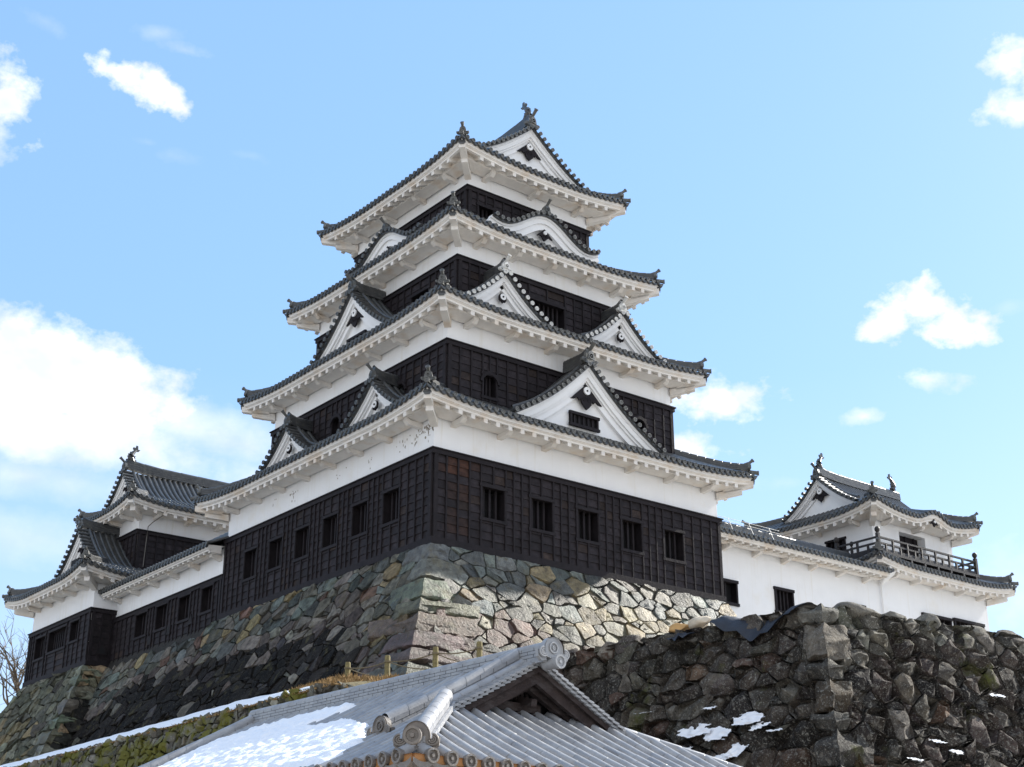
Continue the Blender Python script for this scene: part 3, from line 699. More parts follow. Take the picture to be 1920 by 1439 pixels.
tl_ = thing('corner_turret', 'two storey turret with black boarding at the far left, dolphin on its ridge', 'turret')
TX, TY0, TY1 = -1.16, 26.0, 33.6
FR = frames(TX, 7.5, TY0, TY1)
wl = MB()
for fr_, L in FR: panel(wl, fr_, L, -1.12, .62, [])
obj('plaster_wall', wl, 'plaster', tl_)
hsL = [(TY1-b, TY1-a, c, e) for (a, b, c, e) in ((31.35, 32.7, -2.6, -1.5), (28.75, 31.0, -2.5, -1.45), (27.2, 28.3, -2.4, -1.4))]
for si, (fr_, L) in enumerate(FR):
    hs = hsL if si == 3 else []
    cladding(tl_, fr_, L, -3.78, -1.1, hs, bays_for(L, hs, 3))
    for h in hs: window(tl_, fr_, h, 4 if h[1]-h[0] < 2 else 8)
fr0 = FR[0][0]; lp = MB(); v = MB()
lp.add([fr0(.6+x, .13, -2.95+z) for x, z in ((-.32, -.3), (.32, -.3), (0, .35), (-.2, -.24), (.2, -.24), (0, .2))], [(0, 1, 4, 3), (1, 2, 5, 4), (2, 0, 3, 5)])
v.add([fr0(.6+x, .126, -2.95+z) for x, z in ((-.2, -.24), (.2, -.24), (0, .2))], [(0, 1, 2)])
lo = obj('loophole', lp, 'trim', tl_); obj('loophole_opening', v, 'void', lo)
hip_roof(tl_, (TX, 7.5, TY0, TY1), 1.25, 1.9, .40, 1.25, U=.42, Lc=3.2, arms=1.7, joint=.05)
gable(tl_, Fr((TX, 29.45, 0), (0, -1, 0), (-1, 0, 0)), 0, .98, 2.9, 2.55, -.30, 2.6, pend=.5, bw=.34, oniz=.5, rz=.42, sp=.32)
aw = MB()
window(tl_, Fr((TX, 29.45, 0), (0, -1, 0), (-1, 0, 0)), (-.45, .45, 1.15, 2.0), 2, d0=-.62, depth=.2, arch=True, name='arched_window')
# upper storey
UX, UY0, UY1 = 1.15, 27.0, 31.4
FR = frames(UX, 9.5, UY0, UY1); wl = MB()
for fr_, L in FR: panel(wl, fr_, L, 3.33, 4.62, [])
obj('plaster_wall', wl, 'plaster', tl_)
for si, (fr_, L) in enumerate(FR): cladding(tl_, fr_, L, 1.2, 3.35, [], bays_for(L, []))
hip_roof(tl_, (UX, 9.5, UY0, UY1), 1.15, 1.5, 4.48, 5.22, U=.36, Lc=3, arms=1.7, joint=.05)
irimoya(tl_, Fr((UX, 29.2, 0), (0, -1, 0), (-1, 0, 0)), 2.05, 5.05, 1.85, .12, 8.3, .42, oniz=.55, bw=.30, shs=.75, rz=.45, twod=False)
cb = MB(); fc = FR[0][0]; cb.tube([fc(1.0, 1.1, 4.45), fc(.95, .9, 4.15), fc(.55, .35, 3.75), fc(.42, .16, 3.55), fc(.40, .14, 3.0), fc(.36, .13, 1.5)], .022, 6); obj('lightning_cable', cb, 'cable', tl_)

# ================================================================== RIGHT GALLERY AND TURRET
gr = thing('white_gallery', 'long white plaster gallery with small barred windows running right from the keep', 'castle wing')
f0 = Fr((0, 3.0, 0), (1, 0, 0), (0, -1, 0))
hs = [(15.2, 18.13, -2.36, -1.42), (20.55, 21.74, -2.28, -1.28), (25.5, 26.7, -2.28, -1.27)]
wl = MB(); panel(wl, f0, 27.9, -5.2, .62, hs, s0=12.0); obj('plaster_wall', wl, 'plaster', gr)
for h in hs: window(gr, f0, h, 4, d0=.0, depth=.35, fw=.09, fout=.06)
bk = MB(); bk.box(V3((20, 5.2, -2.4)), V3((8, 0, 0)), V3((0, 1.7, 0)), ZU*2.7); obj('back_wall', bk, 'plaster', gr)
gable_strip(gr, f0, 27.3, 1.1, .42, 1.35, 1.0, s0=13.2, ridgeh=.28, arms=2.0, side_end=(0, .35))
sg = MB()
for z_ in (.48, .62): sg.tube([f0(13.6+i*1.0, -1.25, .98+z_+.38) for i in range(10)], .011, 6)
for i in range(7): sg.tube([f0(13.8+i*1.35, -1.25+.25, 1.38), f0(13.8+i*1.35, -1.25, 1.98)], .014, 6)
obj('ridge_rail', sg, 'metal', gr)

tr = thing('balcony_turret', 'two storey white turret with a dark railed balcony at the right end', 'turret')
RX0, RX1, RY0, RY1 = 27.9, 36.6, 3.0, 11.5
FR = frames(RX0, RX1, RY0, RY1); wl = MB()
hsr = [(31.1-RX0, 33.3-RX0, -2.2, -.98), (33.6-RX0, 36.0-RX0, -2.2, -.9)]
for si, (fr_, L) in enumerate(FR): panel(wl, fr_, L, -5.2, 1.1, hsr if si == 0 else [])
obj('plaster_wall', wl, 'plaster', tr)
for h in hsr: window(tr, FR[0][0], h, 6, d0=0, depth=.35, fw=.1, fout=.1)
hip_roof(tr, (RX0, RX1, RY0, RY1), 1.15, 2.2, .88, 1.85, U=.36, Lc=3.4, arms=1.9)
VX0, VX1, VY0, VY1 = 29.2, 35.65, 4.0, 10.5
FR = frames(VX0, VX1, VY0, VY1); wl = MB(); hv = [(2.1, 4.2, 1.75, 3.45)]; hl = [(VY1-6.9, VY1-5.7, 2.3, 3.1)]
for si, (fr_, L) in enumerate(FR): panel(wl, fr_, L, 1.5, 4.3, hv if si == 0 else hl if si == 3 else [])
obj('plaster_wall', wl, 'plaster', tr)
h = hv[0]; dw = MB(); fr_ = FR[0][0]; q = [(h[0], h[2]), (h[1], h[2]), (h[1], h[3]), (h[0], h[3])]
for i in range(4):
    p, t = q[i], q[(i+1) % 4]; dw.add([fr_(p[0], 0, p[1]), fr_(t[0], 0, t[1]), fr_(t[0], -.45, t[1]), fr_(p[0], -.45, p[1])], [(0, 1, 2, 3)])
dr = obj('door_recess', dw, 'plaster', tr)
dd = MB(); dd.box(fr_((h[0]+h[1])/2, -.5, (h[2]+h[3])/2), fr_.a*1.05, fr_.n*.03, ZU*.85)
for i in range(3): dd.box(fr_(h[0]+.35+.7*i, -.44, (h[2]+h[3])/2), fr_.a*.05, fr_.n*.03, ZU*.85)
obj('sliding_door', dd, 'trim', dr)
window(tr, FR[3][0], hl[0], 4, d0=0, depth=.3)
hip_roof(tr, (VX0, VX1, VY0, VY1), 1.15, 1.9, 4.02, 5.05, U=.50, Lc=3.2, arms=2.2, bump=(0, 3.75, 1.7, .46))
pm = MB(); pendant(pm, FR[0][0], 3.75, .93, 4.02, .34); p_ = obj('gable_pendant', pm, 'trim', tr)
q = MB(); q.disc(FR[0][0](3.75, 1.05, 4.0), V3((1, 0, 0)), ZU, V3((0, -1, 0)), .07, .05, 10); obj('white_roundel', q, 'gableplaster', p_)
irimoya(tr, Fr((VX0, 7.1, 0), (0, -1, 0), (-1, 0, 0)), 2.35, 4.78, 1.80, .10, 6.8, .62, oniz=.55, bw=.28, shs=.72, rz=.42)
# balcony
by = RY0-.25; bx0, bx1 = 27.95, 35.95
bal = node('balcony', tr); fl = MB(); fl.box(V3(((bx0+bx1)/2, (by+VY0)/2, 1.62)), V3(((bx1-bx0)/2, 0, 0)), V3((0, (VY0-by)/2, 0)), ZU*.07)
fl.box(V3((bx0+.62, 5.2, 1.62)), V3((.62, 0, 0)), V3((0, 1.2, 0)), ZU*.07)
for i in range(8): fl.box(V3((bx0+.3+i*1.05, (by+VY0)/2-.05, 1.47)), V3((.06, 0, 0)), V3((0, (VY0-by)/2+.0, 0)), ZU*.08)
obj('balcony_floor', fl, 'railwood', bal)
def rail(p, q, n):
    m_ = MB()
    for z in (1.78, 2.08, 2.36): m_.bar(p+ZU*z, q+ZU*z, .09, .085 if z > 1.8 else .12)
    for i in range(1, n): m_.bar(p.lerp(q, i/n)+ZU*1.7, p.lerp(q, i/n)+ZU*(2.36 if i % 2 == 0 else 2.08), .09, .12, V3((1, .2, 0)))
    obj('balcony_rail', m_, 'railwood', bal)
A, B, Cc = V3((bx0+.1, by+.1, 0)), V3((bx1-.1, by+.1, 0)), V3((bx0+.1, by+2.6, 0))
rail(A, B, 14); rail(A, Cc, 4); rail(B, B+V3((0, 2.2, 0)), 4)
for p in (A, B, Cc, B+V3((0, 2.2, 0)), A+V3((1.2, 2.5, 0))):
    m_ = MB(); m_.bar(p+ZU*1.6, p+ZU*2.55, .16, .16, V3((1, 0, 0))); m_.tube([p+ZU*2.55, p+ZU*2.6, p+ZU*2.66, p+ZU*2.75, p+ZU*2.84, p+ZU*2.88], [.05, .08, .12, .135, .09, .01], 10); obj('balcony_post', m_, 'railwood', bal, smooth=True)
dp = MB(); dp.tube([V3((28.0, 2.88, -5)), V3((28.0, 2.88, .15))], .05, 8); dp.add([V3((27.78, 2.2, .42)), V3((28.22, 2.2, .42)), V3((28.12, 2.9, .0)), V3((27.9, 2.9, .0))], [(0, 1, 2, 3)])
dp.hexa([V3((27.92, 2.8, .0)), V3((28.08, 2.8, .0)), V3((28.08, 2.96, .0)), V3((27.92, 2.96, .0))], [V3((27.8, 2.1, .5)), V3((28.2, 2.1, .5)), V3((28.2, 2.4, .5)), V3((27.8, 2.4, .5))]); obj('drain_pipe', dp, 'gableplaster', tr)

# ================================================================== STONE WALLS
def clip(poly, a, n):  # keep side where (p-a).n <= 0
    out = []; k = len(poly)
    for i in range(k):
        p, q = poly[i], poly[(i+1) % k]
        dp = (p[0]-a[0])*n[0]+(p[1]-a[1])*n[1]; dq = (q[0]-a[0])*n[0]+(q[1]-a[1])*n[1]
        if dp <= 0: out.append(p)
        if dp*dq < 0: t = dp/(dp-dq); out.append((p[0]+(q[0]-p[0])*t, p[1]+(q[1]-p[1])*t))
    return out
def one_stone(mb, poly, P, rel, rg, tilt=.25, lock=None, seg=.22, jit=.03, rough=.05, crisp=False):
    cx = sum(p[0] for p in poly)/len(poly); cy = sum(p[1] for p in poly)/len(poly)
    pts = []
    for i in range(len(poly)):
        p, q = poly[i], poly[(i+1) % len(poly)]; L_ = math.hypot(q[0]-p[0], q[1]-p[1]); n = max(1, round(L_/seg))
        for j in range(n):
            t = j/n; jj = jit if j else 0
            pts.append((p[0]+(q[0]-p[0])*t+rg.uniform(-jj, jj), p[1]+(q[1]-p[1])*t+rg.uniform(-jj, jj)))
    if len(pts) < 3: return
    ax, ay = rg.uniform(-tilt, tilt), rg.uniform(-tilt, tilt)*.8; fl = rg.uniform(.6, 1)
    facets = []
    ext = max(.1, min(max(abs(p[0]-cx) for p in pts), max(abs(p[1]-cy) for p in pts)))
    for _ in range(5 if rel > .15 else 1):
        a = rg.uniform(0, 6.283); g_ = rg.uniform(.3, .95)*rel/ext*(1.6 if rel > .15 else 1.0); facets.append((rel*rg.uniform(.55, .9), g_*math.cos(a), g_*math.sin(a)))
    rings = []; base = mb.cur; cols = []
    fx, fy = rg.uniform(-.25, .25), rg.uniform(-.25, .25)
    for (sc, dp) in (((1.0, -.16), (.99, .35*rel), (.965, .92*rel), (.93, rel), (.6, rel), (.3, rel)) if crisp else ((1.0, -.16), (.985, -.02), (.945, .60*rel), (.80, .9*rel), (.55, rel), (.28, rel))):
        ring = []
        for (x, y) in pts:
            k = sc; dx, dy = (x-cx)*k, (y-cy)*k
            if sc < .8: dx += fx*(1-sc)*.3; dy += fy*(1-sc)*.3
            locked = lock and lock(x, y)
            if locked: dx = (x-cx); d = dp if sc >= .985 else .55*rel
            else: d = dp+((ax*dx+ay*dy) if sc < .98 else 0)
            if not locked and sc < .98:
                d = min([d]+[o_+gx*dx+gy*dy for (o_, gx, gy) in facets])
            p = P(cx+dx, cy+dy, d)
            if sc < .99: p = p+Vector(mn.noise_vector(p*2.3))*rough+Vector(mn.noise_vector(p*6.1))*rough*.4
            ring.append(p)
        rings.append(ring)
    n = len(pts); vs = [p for r in rings for p in r]; fs = []
    for j in range(len(rings)-1):
        for i in range(n): fs.append((j*n+i, j*n+(i+1) % n, (j+1)*n+(i+1) % n, (j+1)*n+i))
    vs.append(P(cx, cy, rel*1.02)); c = len(vs)-1; o = (len(rings)-1)*n
    for i in range(n): fs.append((o+i, o+(i+1) % n, c))
    b = len(mb.v); mb.add(vs, fs)
    for i, p in enumerate(vs):
        k = 1+.35*mn.noise(p*1.7)+.2*mn.noise(p*5); mb.c[b+i] = tuple(max(.004, x*k) for x in base)
def stones(name, P, dom, cw, ch, gap, rel, colf, m, back, seed, parent, skip=None, rough=.05, tilt=.25, small=.3, skew=0, backd=-.1, crisp=True):
    """fitted rubble facing: irregular cells, each a raised, tilted, noisy stone over a dark backing"""
    rg = random.Random(seed); mb = MB()
    s0, s1 = min(p[0] for p in dom), max(p[0] for p in dom); t0, t1 = min(p[1] for p in dom), max(p[1] for p in dom)
    seeds = {}; nr = int((t1-t0)/ch)+3
    for j in range(-1, nr):
        nc = int((s1-s0)/cw)+3
        for i in range(-1, nc):
            k = rg.random(); x = s0+(i+.5*(j % 2)+.5+rg.uniform(-.36, .36))*cw; y = t0+(j+.5+rg.uniform(-.34, .34))*ch
            seeds[(i, j)] = [(x, y, rg.uniform(-.24, .24)*cw*cw)]
            if k < small: seeds[(i, j)].append((x+rg.uniform(-.5, .5)*cw, y+rg.uniform(-.5, .5)*ch, -rg.uniform(.1, .3)*cw*cw))
    A = cw/ch
    for (i, j), lst in seeds.items():
        nb = [q for a in (-2, -1, 0, 1, 2) for b_ in (-2, -1, 0, 1, 2) for q in seeds.get((i+a, j+b_), [])]
        for c in lst:
            poly = list(dom)
            for q in nb:
                if q is c: continue
                dx, dy = q[0]-c[0], (q[1]-c[1])*A*A
                l = math.hypot(dx, dy); nn = (dx/l, dy/l)
                wsh = (c[2]-q[2])/(2*max(l, .35*cw)); gp_ = gap*(.5+.5*A*abs(nn[0])/A+.3)
                mid = ((c[0]+q[0])/2-nn[0]*(gp_/2-wsh), (c[1]+q[1])/2-nn[1]*(gp_/2-wsh))
                poly = clip(poly, mid, nn)
                if len(poly) < 3: break
            if len(poly) < 3: continue
            mx_, my_ = sum(p[0] for p in poly)/len(poly), sum(p[1] for p in poly)/len(poly)
            area = abs(sum(poly[k][0]*poly[(k+1) % len(poly)][1]-poly[(k+1) % len(poly)][0]*poly[k][1] for k in range(len(poly))))/2
            if area < .008 or (skip and skip(mx_, my_)): continue
            col = colf(mx_, my_, rg)
            mb.cur = col; one_stone(mb, poly, P, rel*rg.uniform(.5, 1.25)*min(1, math.sqrt(area/(cw*ch))+.25), rg, tilt, rough=rough, crisp=crisp)
    o = obj(name, mb, m, parent, smooth=True, attr=True)
    bk = MB(); k = 24
    q = dom
    bk.grid(lambda u, v: P((q[0][0]*(1-u)+q[1][0]*u)*(1-v)+(q[3][0]*(1-u)+q[2][0]*u)*v, (q[0][1]*(1-u)+q[1][1]*u)*(1-v)+(q[3][1]*(1-u)+q[2][1]*u)*v, backd+.03*mn.noise(V3((u*60, v*30, seed)))), 60, 24)
    obj('joint_fill', bk, back, parent)
    return o
def pick(rg, *opts):
    r = rg.random()*sum(o[0] for o in opts)
    for o in opts:
        r -= o[0]
        if r <= 0: c = o[1]; break
    k = rg.uniform(.6, 1.35); return tuple(x*k*(1+rg.uniform(-.04, .04)) for x in c)

Z0 = -3.41
def bat(h): return .12+.42*h+.018*h*h
sb = thing('castle_stone_base', 'battered base of fitted green, tan and reddish stones under the keep', 'stone wall')
def PR(s, t, d):   # right face of the base: s along +X from the corner, t down
    b = bat(max(0, t)); return V3((s, -b-d*.9, Z0-t+d*.42))
def PL(s, t, d):
    b = bat(max(0, t)); return V3((-b-d*.9, s, Z0-t+d*.42))
HB = 7.2
GRN, GRN2, TAN, RED, GRY, PAL = (.125, .140, .132), (.075, .085, .083), (.20, .163, .098), (.118, .078, .064), (.125, .120, .104), (.25, .23, .175)
def colR(s, t, rg):
    if t < 1.0+.5*mn.noise(V3((s*.5, t, 3))): return pick(rg, (6, GRN), (3, GRN2), (.8, TAN), (1.2, GRY))
    if t < 3.0+.6*mn.noise(V3((s*.4, t, 9))) and s > 5: return pick(rg, (3, TAN), (3, PAL), (2, GRY), (1.5, GRN))
    if t < 2.3: return pick(rg, (2, TAN), (4, GRY), (3, GRN), (1, PAL))
    return pick(rg, (6, RED), (1.5, TAN), (2.5, GRY), (1, PAL))
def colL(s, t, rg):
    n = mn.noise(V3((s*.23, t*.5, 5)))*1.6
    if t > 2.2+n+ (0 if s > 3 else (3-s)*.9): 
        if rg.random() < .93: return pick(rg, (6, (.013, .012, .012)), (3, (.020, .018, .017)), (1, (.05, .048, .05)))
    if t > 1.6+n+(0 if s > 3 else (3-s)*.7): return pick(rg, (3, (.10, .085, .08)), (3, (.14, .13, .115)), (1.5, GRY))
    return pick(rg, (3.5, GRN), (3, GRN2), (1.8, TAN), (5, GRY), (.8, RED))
q0 = .72
stones('stone_facing', PR, [(q0, .02), (W+.15, .02), (W+1.9, HB), (q0-bat(HB)+.12, HB)], .84, .50, .04, .09, colR, 'stone', 'chink', 11, sb, tilt=.2, rough=.03, small=.8)
YE = 30.0
def skL(s, t): return s > 16.1 and t < .42
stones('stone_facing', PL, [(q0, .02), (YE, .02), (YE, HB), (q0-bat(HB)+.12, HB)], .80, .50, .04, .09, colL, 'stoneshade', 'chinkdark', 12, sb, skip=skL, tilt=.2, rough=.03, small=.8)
# right end return face (seen from the side) and long corner stones
def PE(s, t, d):
    b = bat(max(0, t))*.5; return V3((W+b+d, s, Z0-t))
stones('stone_facing', PE, [(-.05, .02), (3.0, .02), (3.0, 4), (-bat(4), 4)], .9, .6, .05, .1, colR, 'stone', 'chink', 13, sb)
t = .02; i = 0; rg = random.Random(5)
while t < HB-.3:
    hh = rg.uniform(.48, .78); la, lb = (1.35, .85) if i % 2 else (.85, 1.3); la *= rg.uniform(.85, 1.15); lb *= rg.uniform(.85, 1.15)
    col = (GRN if t < .7 else (.115, .11, .095) if t < 2.6 else (.108, .092, .078)); col = tuple(c*rg.uniform(.85, 1.2) for c in col)
    e = .09
    for (Pf, ln) in ((PR, la), (PL, lb)):
        mb = MB(); mb.cur = col; o0, o1 = bat(t), bat(t+hh); g_ = .03
        def PC(s, tt, d, Pf=Pf): return Pf(s-bat(max(0, tt))-max(0, d)*.9*max(0, 1-s/.3), tt, d)
        lm = o0+ln
        one_stone(mb, [(0, t+g_), (lm, t+g_+rg.uniform(-.06, .06)), (lm+rg.uniform(-.1, .15), t+hh-g_), (0, t+hh-g_)], PC, e*1.5, rg, .12, lock=lambda x, y: x < .03, seg=.16, jit=.015, rough=.025)
        obj('corner_stone', mb, 'stone', sb, smooth=True, attr=True)
    t += hh; i += 1
core = MB()
core.hexa([V3((-bat(HB)+.4, -bat(HB)+.4, Z0-HB)), V3((W+1, -bat(HB)+.4, Z0-HB)), V3((W+1, YE, Z0-HB)), V3((-bat(HB)+.4, YE, Z0-HB))], [V3((.1, .1, Z0-.02)), V3((W-.05, .1, Z0-.02)), V3((W-.05, 14.9, Z0-.02)), V3((.1, 14.9, Z0-.02))])
obj('rubble_core', core, 'chink', sb)

# base below the left turret
tb = thing('turret_stone_base', 'projecting grey-green stone base under the far left turret', 'stone wall')
ZT = -3.80
def PTL(s, t, d): return V3((TX-bat(max(0, t))*1.05-d, s, ZT-t+d*.3))
def PTR(s, t, d): return V3((s, TY0-bat(max(0, t))*.9-d, ZT-t+d*.3))
def colT(s, t, rg): return pick(rg, (4, (.155, .16, .125)), (3, (.11, .115, .09)), (1.2, (.19, .16, .10)), (1, (.08, .08, .07)))
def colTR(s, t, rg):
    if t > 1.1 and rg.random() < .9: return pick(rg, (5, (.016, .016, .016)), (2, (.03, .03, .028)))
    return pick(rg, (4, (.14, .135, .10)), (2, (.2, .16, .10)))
def endb(t): return t*.85
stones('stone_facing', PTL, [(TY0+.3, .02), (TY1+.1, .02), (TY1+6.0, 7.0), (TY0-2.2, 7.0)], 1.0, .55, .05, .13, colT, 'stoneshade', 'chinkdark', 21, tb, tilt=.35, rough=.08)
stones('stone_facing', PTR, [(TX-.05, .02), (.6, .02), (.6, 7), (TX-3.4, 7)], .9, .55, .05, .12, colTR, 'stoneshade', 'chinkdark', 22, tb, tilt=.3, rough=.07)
t = .02; i = 0
while t < 6.8:
    hh = rg.uniform(.5, .8); mb = MB(); mb.cur = tuple(c*rg.uniform(.8, 1.2) for c in (.17, .165, .13))
    for (Pf, sx, sgn, bb) in ((PTL, TY0, 1, .9), (PTR, TX, 1, 1.05)):
        ln = 1.3 if (i % 2) == (Pf is PTL) else .8
        def PC(s, tt, d, Pf=Pf, sx=sx, bb=bb): return Pf(sx-bat(max(0, tt))*bb-max(0, d)*max(0, 1-s/.3)+s, tt, d)
        one_stone(mb, [(0, t+.02), (ln, t+.02), (ln, t+hh-.02), (0, t+hh-.02)], PC, .16, rg, .1, lock=lambda x, y: x < .03, seg=.3, jit=.03, rough=.05)
    obj('corner_stone', mb, 'stone', tb, smooth=True, attr=True); t += hh; i += 1

# front rough wall
fw = thing('rough_stone_wall', 'rough dark wall of large lichen-spotted boulders in front of the white gallery', 'stone wall')
CX0, CY0, ZF = 4.0, -13.1, -7.42
def fb(t): return .0+.32*max(0, t)
def zt_(s): return .0
def PFL(s, t, d): return V3((CX0-fb(t)-d*.95, CY0+s, ZF+.028*s-t+d*.3))
def PFR(s, t, d): return V3((CX0+s, CY0-fb(t)-d*.95, ZF+min(.3, .035*s)+.12*mn.noise(V3((s*.5, 3, 0)))-t+d*.3))
def colF(s, t, rg): return pick(rg, (4, (.060, .051, .044)), (3, (.035, .031, .028)), (2, (.10, .09, .076)), (.8, (.085, .058, .044)))
def colF2(s, t, rg):
    if t < .8: return pick(rg, (3, (.12, .112, .095)), (2, (.07, .065, .058)), (1, (.05, .045, .04)))
    return pick(rg, (5, (.048, .038, .034)), (3, (.028, .024, .022)), (2, (.085, .075, .064)), (.8, (.080, .050, .036)))
stones('rubble_facing', PFL, [(.7, -.1), (13.2, -.1), (13.2, 6.6), (-1.5, 6.6)], 0.9, .56, .05, .24, colF, 'rough', 'chinkdark', 31, fw, tilt=.38, rough=.11, small=.8, backd=-.2)
stones('rubble_facing', PFR, [(.7, -.1), (15, -.1), (15, 6.6), (-1.5, 6.6)], .98, .62, .05, .30, colF2, 'rough', 'chinkdark', 32, fw, tilt=.4, rough=.12, small=.7, backd=-.2)
t = -.12; i = 0; rg = random.Random(9)
while t < 6.4:
    hh = (.55, 1.05, .6, .9, .5, .95, .6, .8)[i] if i < 8 else .8; mb = MB(); mb.cur = ((.13, .124, .108), (.125, .11, .092), (.055, .051, .045), (.06, .048, .036), (.06, .057, .052), (.05, .046, .042))[min(i, 5)]
    for (Pf, sx, bb) in ((PFL, 0, 1), (PFR, 0, 1)):
        ln = ((1.35 if i % 4 < 2 else 1.0) if (i % 2) == (Pf is PFR) else .75)+rg.uniform(-.1, .3)
        def PC(s, tt, d, Pf=Pf): return Pf(-fb(tt)-max(0, d)*.95*max(0, 1-s/.35)+s, tt, d)
        one_stone(mb, [(0, t+.03), (ln, t+.03+rg.uniform(-.1, .1)), (ln+rg.uniform(-.25, .2), t+hh-.03), (0, t+hh-.03)], PC, .22, rg, .12, lock=lambda x, y: x < .03, seg=.2, jit=.03, rough=.07)
    obj('corner_boulder', mb, 'rough', fw, smooth=True, attr=True); t += hh; i += 1
fc_ = MB(); fc_.hexa([V3((CX0-fb(6.6)+.35, CY0-fb(6.6)+.35, ZF-6.6)), V3((CX0+4, CY0-fb(6.6)+.35, ZF-6.6)), V3((CX0+4, CY0+4, ZF-6.6)), V3((CX0-fb(6.6)+.35, CY0+4, ZF-6.6))], [V3((CX0+.3, CY0+.3, ZF-.1)), V3((CX0+4, CY0+.3, ZF-.1)), V3((CX0+4, CY0+4, ZF-.1)), V3((CX0+.3, CY0+4, ZF-.1))]); obj('rubble_core', fc_, 'chinkdark', fw)
# cap stones along the top, ragged outline
def boulder(parent, c, r, col, seed, m='rough', name='cap_boulder', flat=.7):
    rg = random.Random(seed); bm = bmesh.new(); bmesh.ops.create_icosphere(bm, subdivisions=3, radius=1)
    cuts = [(V3((rg.gauss(0, 1), rg.gauss(0, 1), rg.gauss(0, .8))).normalized(), rg.uniform(.55, .85)) for _ in range(11)]
    for v_ in bm.verts:
        p = v_.co.copy()
        for n_, d_ in cuts:
            k = p.dot(n_)-d_
            if k > 0: p -= n_*k*.93
        p += Vector(mn.noise_vector(p*2+V3((seed, 0, 0))))*.07
        v_.co = p
    mb = MB(); mb.cur = col
    mb.add([V3((c[0]+v_.co.x*r[0], c[1]+v_.co.y*r[1], c[2]+v_.co.z*r[2])) for v_ in bm.verts], [tuple(q.index for q in f.verts) for f in bm.faces]); bm.free()
    return obj(name, mb, m, parent, smooth=True, attr=True)
caps = [(5.9, 1.0, .36), (7.6, .7, .26), (9.25, .32, .42), (11.5, .9, .22), (13.3, .7, .34), (15.6, .9, .2)]
for i, (x, rx, rz_) in enumerate(caps): boulder(fw, (x, CY0+.35, ZF+.035*min(7.5, x-4)+.08), (rx, .6, rz_), ((.17, .16, .14) if i < 4 else (.10, .09, .08)), 40+i)
for i in (5, 7, 8, 10, 12):
    y = CY0+1.3+i*.95; boulder(fw, (CX0+.25, y, ZF+.028*(y-CY0)-.02), (.5, .62, .26+.16*rg.random()), pick(rg, (2, (.09, .08, .07)), (1, (.14, .13, .11))), 70+i)
tp = MB(); tp.grid(lambda u, v: V3((CX0+.5+14*u, CY0+.6+12*v, ZF-.05+.35*u+.05*mn.noise(V3((u*9, v*9, 0))))), 20, 20); tpo = obj('wall_top_ground', tp, 'ground', None); tpo['kind'] = 'structure'
# snow lying in the hollows and on ledges of the rough wall
sn = MB()
def snowpatch(Pf, s0, t0, w_, h_, seed, dep=.10):
    n = 26; vs = {}; 
    for j in range(n+1):
        for i in range(n+1):
            a, b = i/n*2-1, j/n*2-1; k = a*a+b*b+.9*mn.noise(V3((a*1.6+seed*7, b*1.6, 1)))+.35*mn.noise(V3((a*4+seed*3, b*4, 2)))
            if k < .75: vs[(i, j)] = len(sn.v); sn.v.append(tuple(Pf(s0+a*w_, t0+b*h_, dep+.26*(b*.5+.5)+.07*mn.noise(V3((a*3, b*3, seed)))))); sn.c.append((0, 0, 0))
    for (i, j) in vs:
        q = [(i, j), (i+1, j), (i+1, j+1), (i, j+1)]
        if all(x in vs for x in q): sn.f.append(tuple(vs[x] for x in q))
for i, (y, z, w_, h_) in enumerate(((-9.3, -10.6, .75, .28), (-10.2, -10.75, .7, .32), (-11.25, -10.45, .75, .26), (-11.7, -10.68, .35, .18), (-11.0, -11.3, .45, .3), (-9.7, -9.98, .3, .1), (-9.0, -11.2, .3, .25), (-10.5, -11.45, .4, .2), (-6.9, -9.85, .4, .06), (-12.3, -10.85, .3, .1))):
    snowpatch(PFL, y-CY0, ZF-z, w_, h_, i)
for i, (x, z, w_, h_) in enumerate(((10.5, -9.6, .45, .12), (6.7, -11.1, .3, .12), (7.4, -11.35, .3, .12), (5.4, -11.7, .3, .1), (13.2, -10.4, .3, .1))):
    snowpatch(PFR, x-CX0, ZF-z, w_, h_, 20+i, .16)
so_ = obj('snow_patches', sn, 'snow', None, smooth=True); so_['kind'] = 'stuff'; so_['label'] = 'white snow lying on ledges of the dark boulder wall'; so_['category'] = 'snow'

# tarpaulin and sacks on the wall top
tm = MB()
def TP(u, v):
    y = -12.6+3.3*u; top = V3((CX0+.7, y, ZF+.24-.05*u+.028*(y-CY0)))
    low = V3((CX0-.46-.12*math.sin(u*9), y+.25*v, ZF+.03-.62*math.sin(math.pi*min(1, (u*1.0+.1)))**1.5+.06*math.sin(u*23)+.028*(y-CY0)))
    p = top.lerp(low, v); p.z += .16*math.sin(math.pi*v)+.07*mn.noise(V3((u*7, v*4, 2)))+.03*mn.noise(V3((u*20, v*12, 2))); p.x -= .10*math.sin(math.pi*v)
    return p
tm.grid(TP, 40, 14); tag(obj('tarpaulin', tm, 'tarp', None, smooth=True), 'crumpled dark blue tarpaulin draped over the top of the boulder wall', 'tarpaulin')
t2 = MB(); t2.grid(lambda u, v: V3((CX0+.5-1.0*v, -7.4-.9*u, ZF+.24+.12*mn.noise(V3((u*5, v*4, 7)))-.28*v*v)), 18, 8); tag(obj('tarpaulin', t2, 'tarp', None, smooth=True), 'small scrap of blue tarpaulin beneath the two cloth sacks', 'tarpaulin')
boulder(None, (CX0+.15, -7.35, ZF+.42), (.35, .48, .20), (.5, .3, .12), 91, 'sack', 'sack'); tag(bpy.data.objects['sack'], 'orange-tan cloth sack lying on the wall top', 'sack')
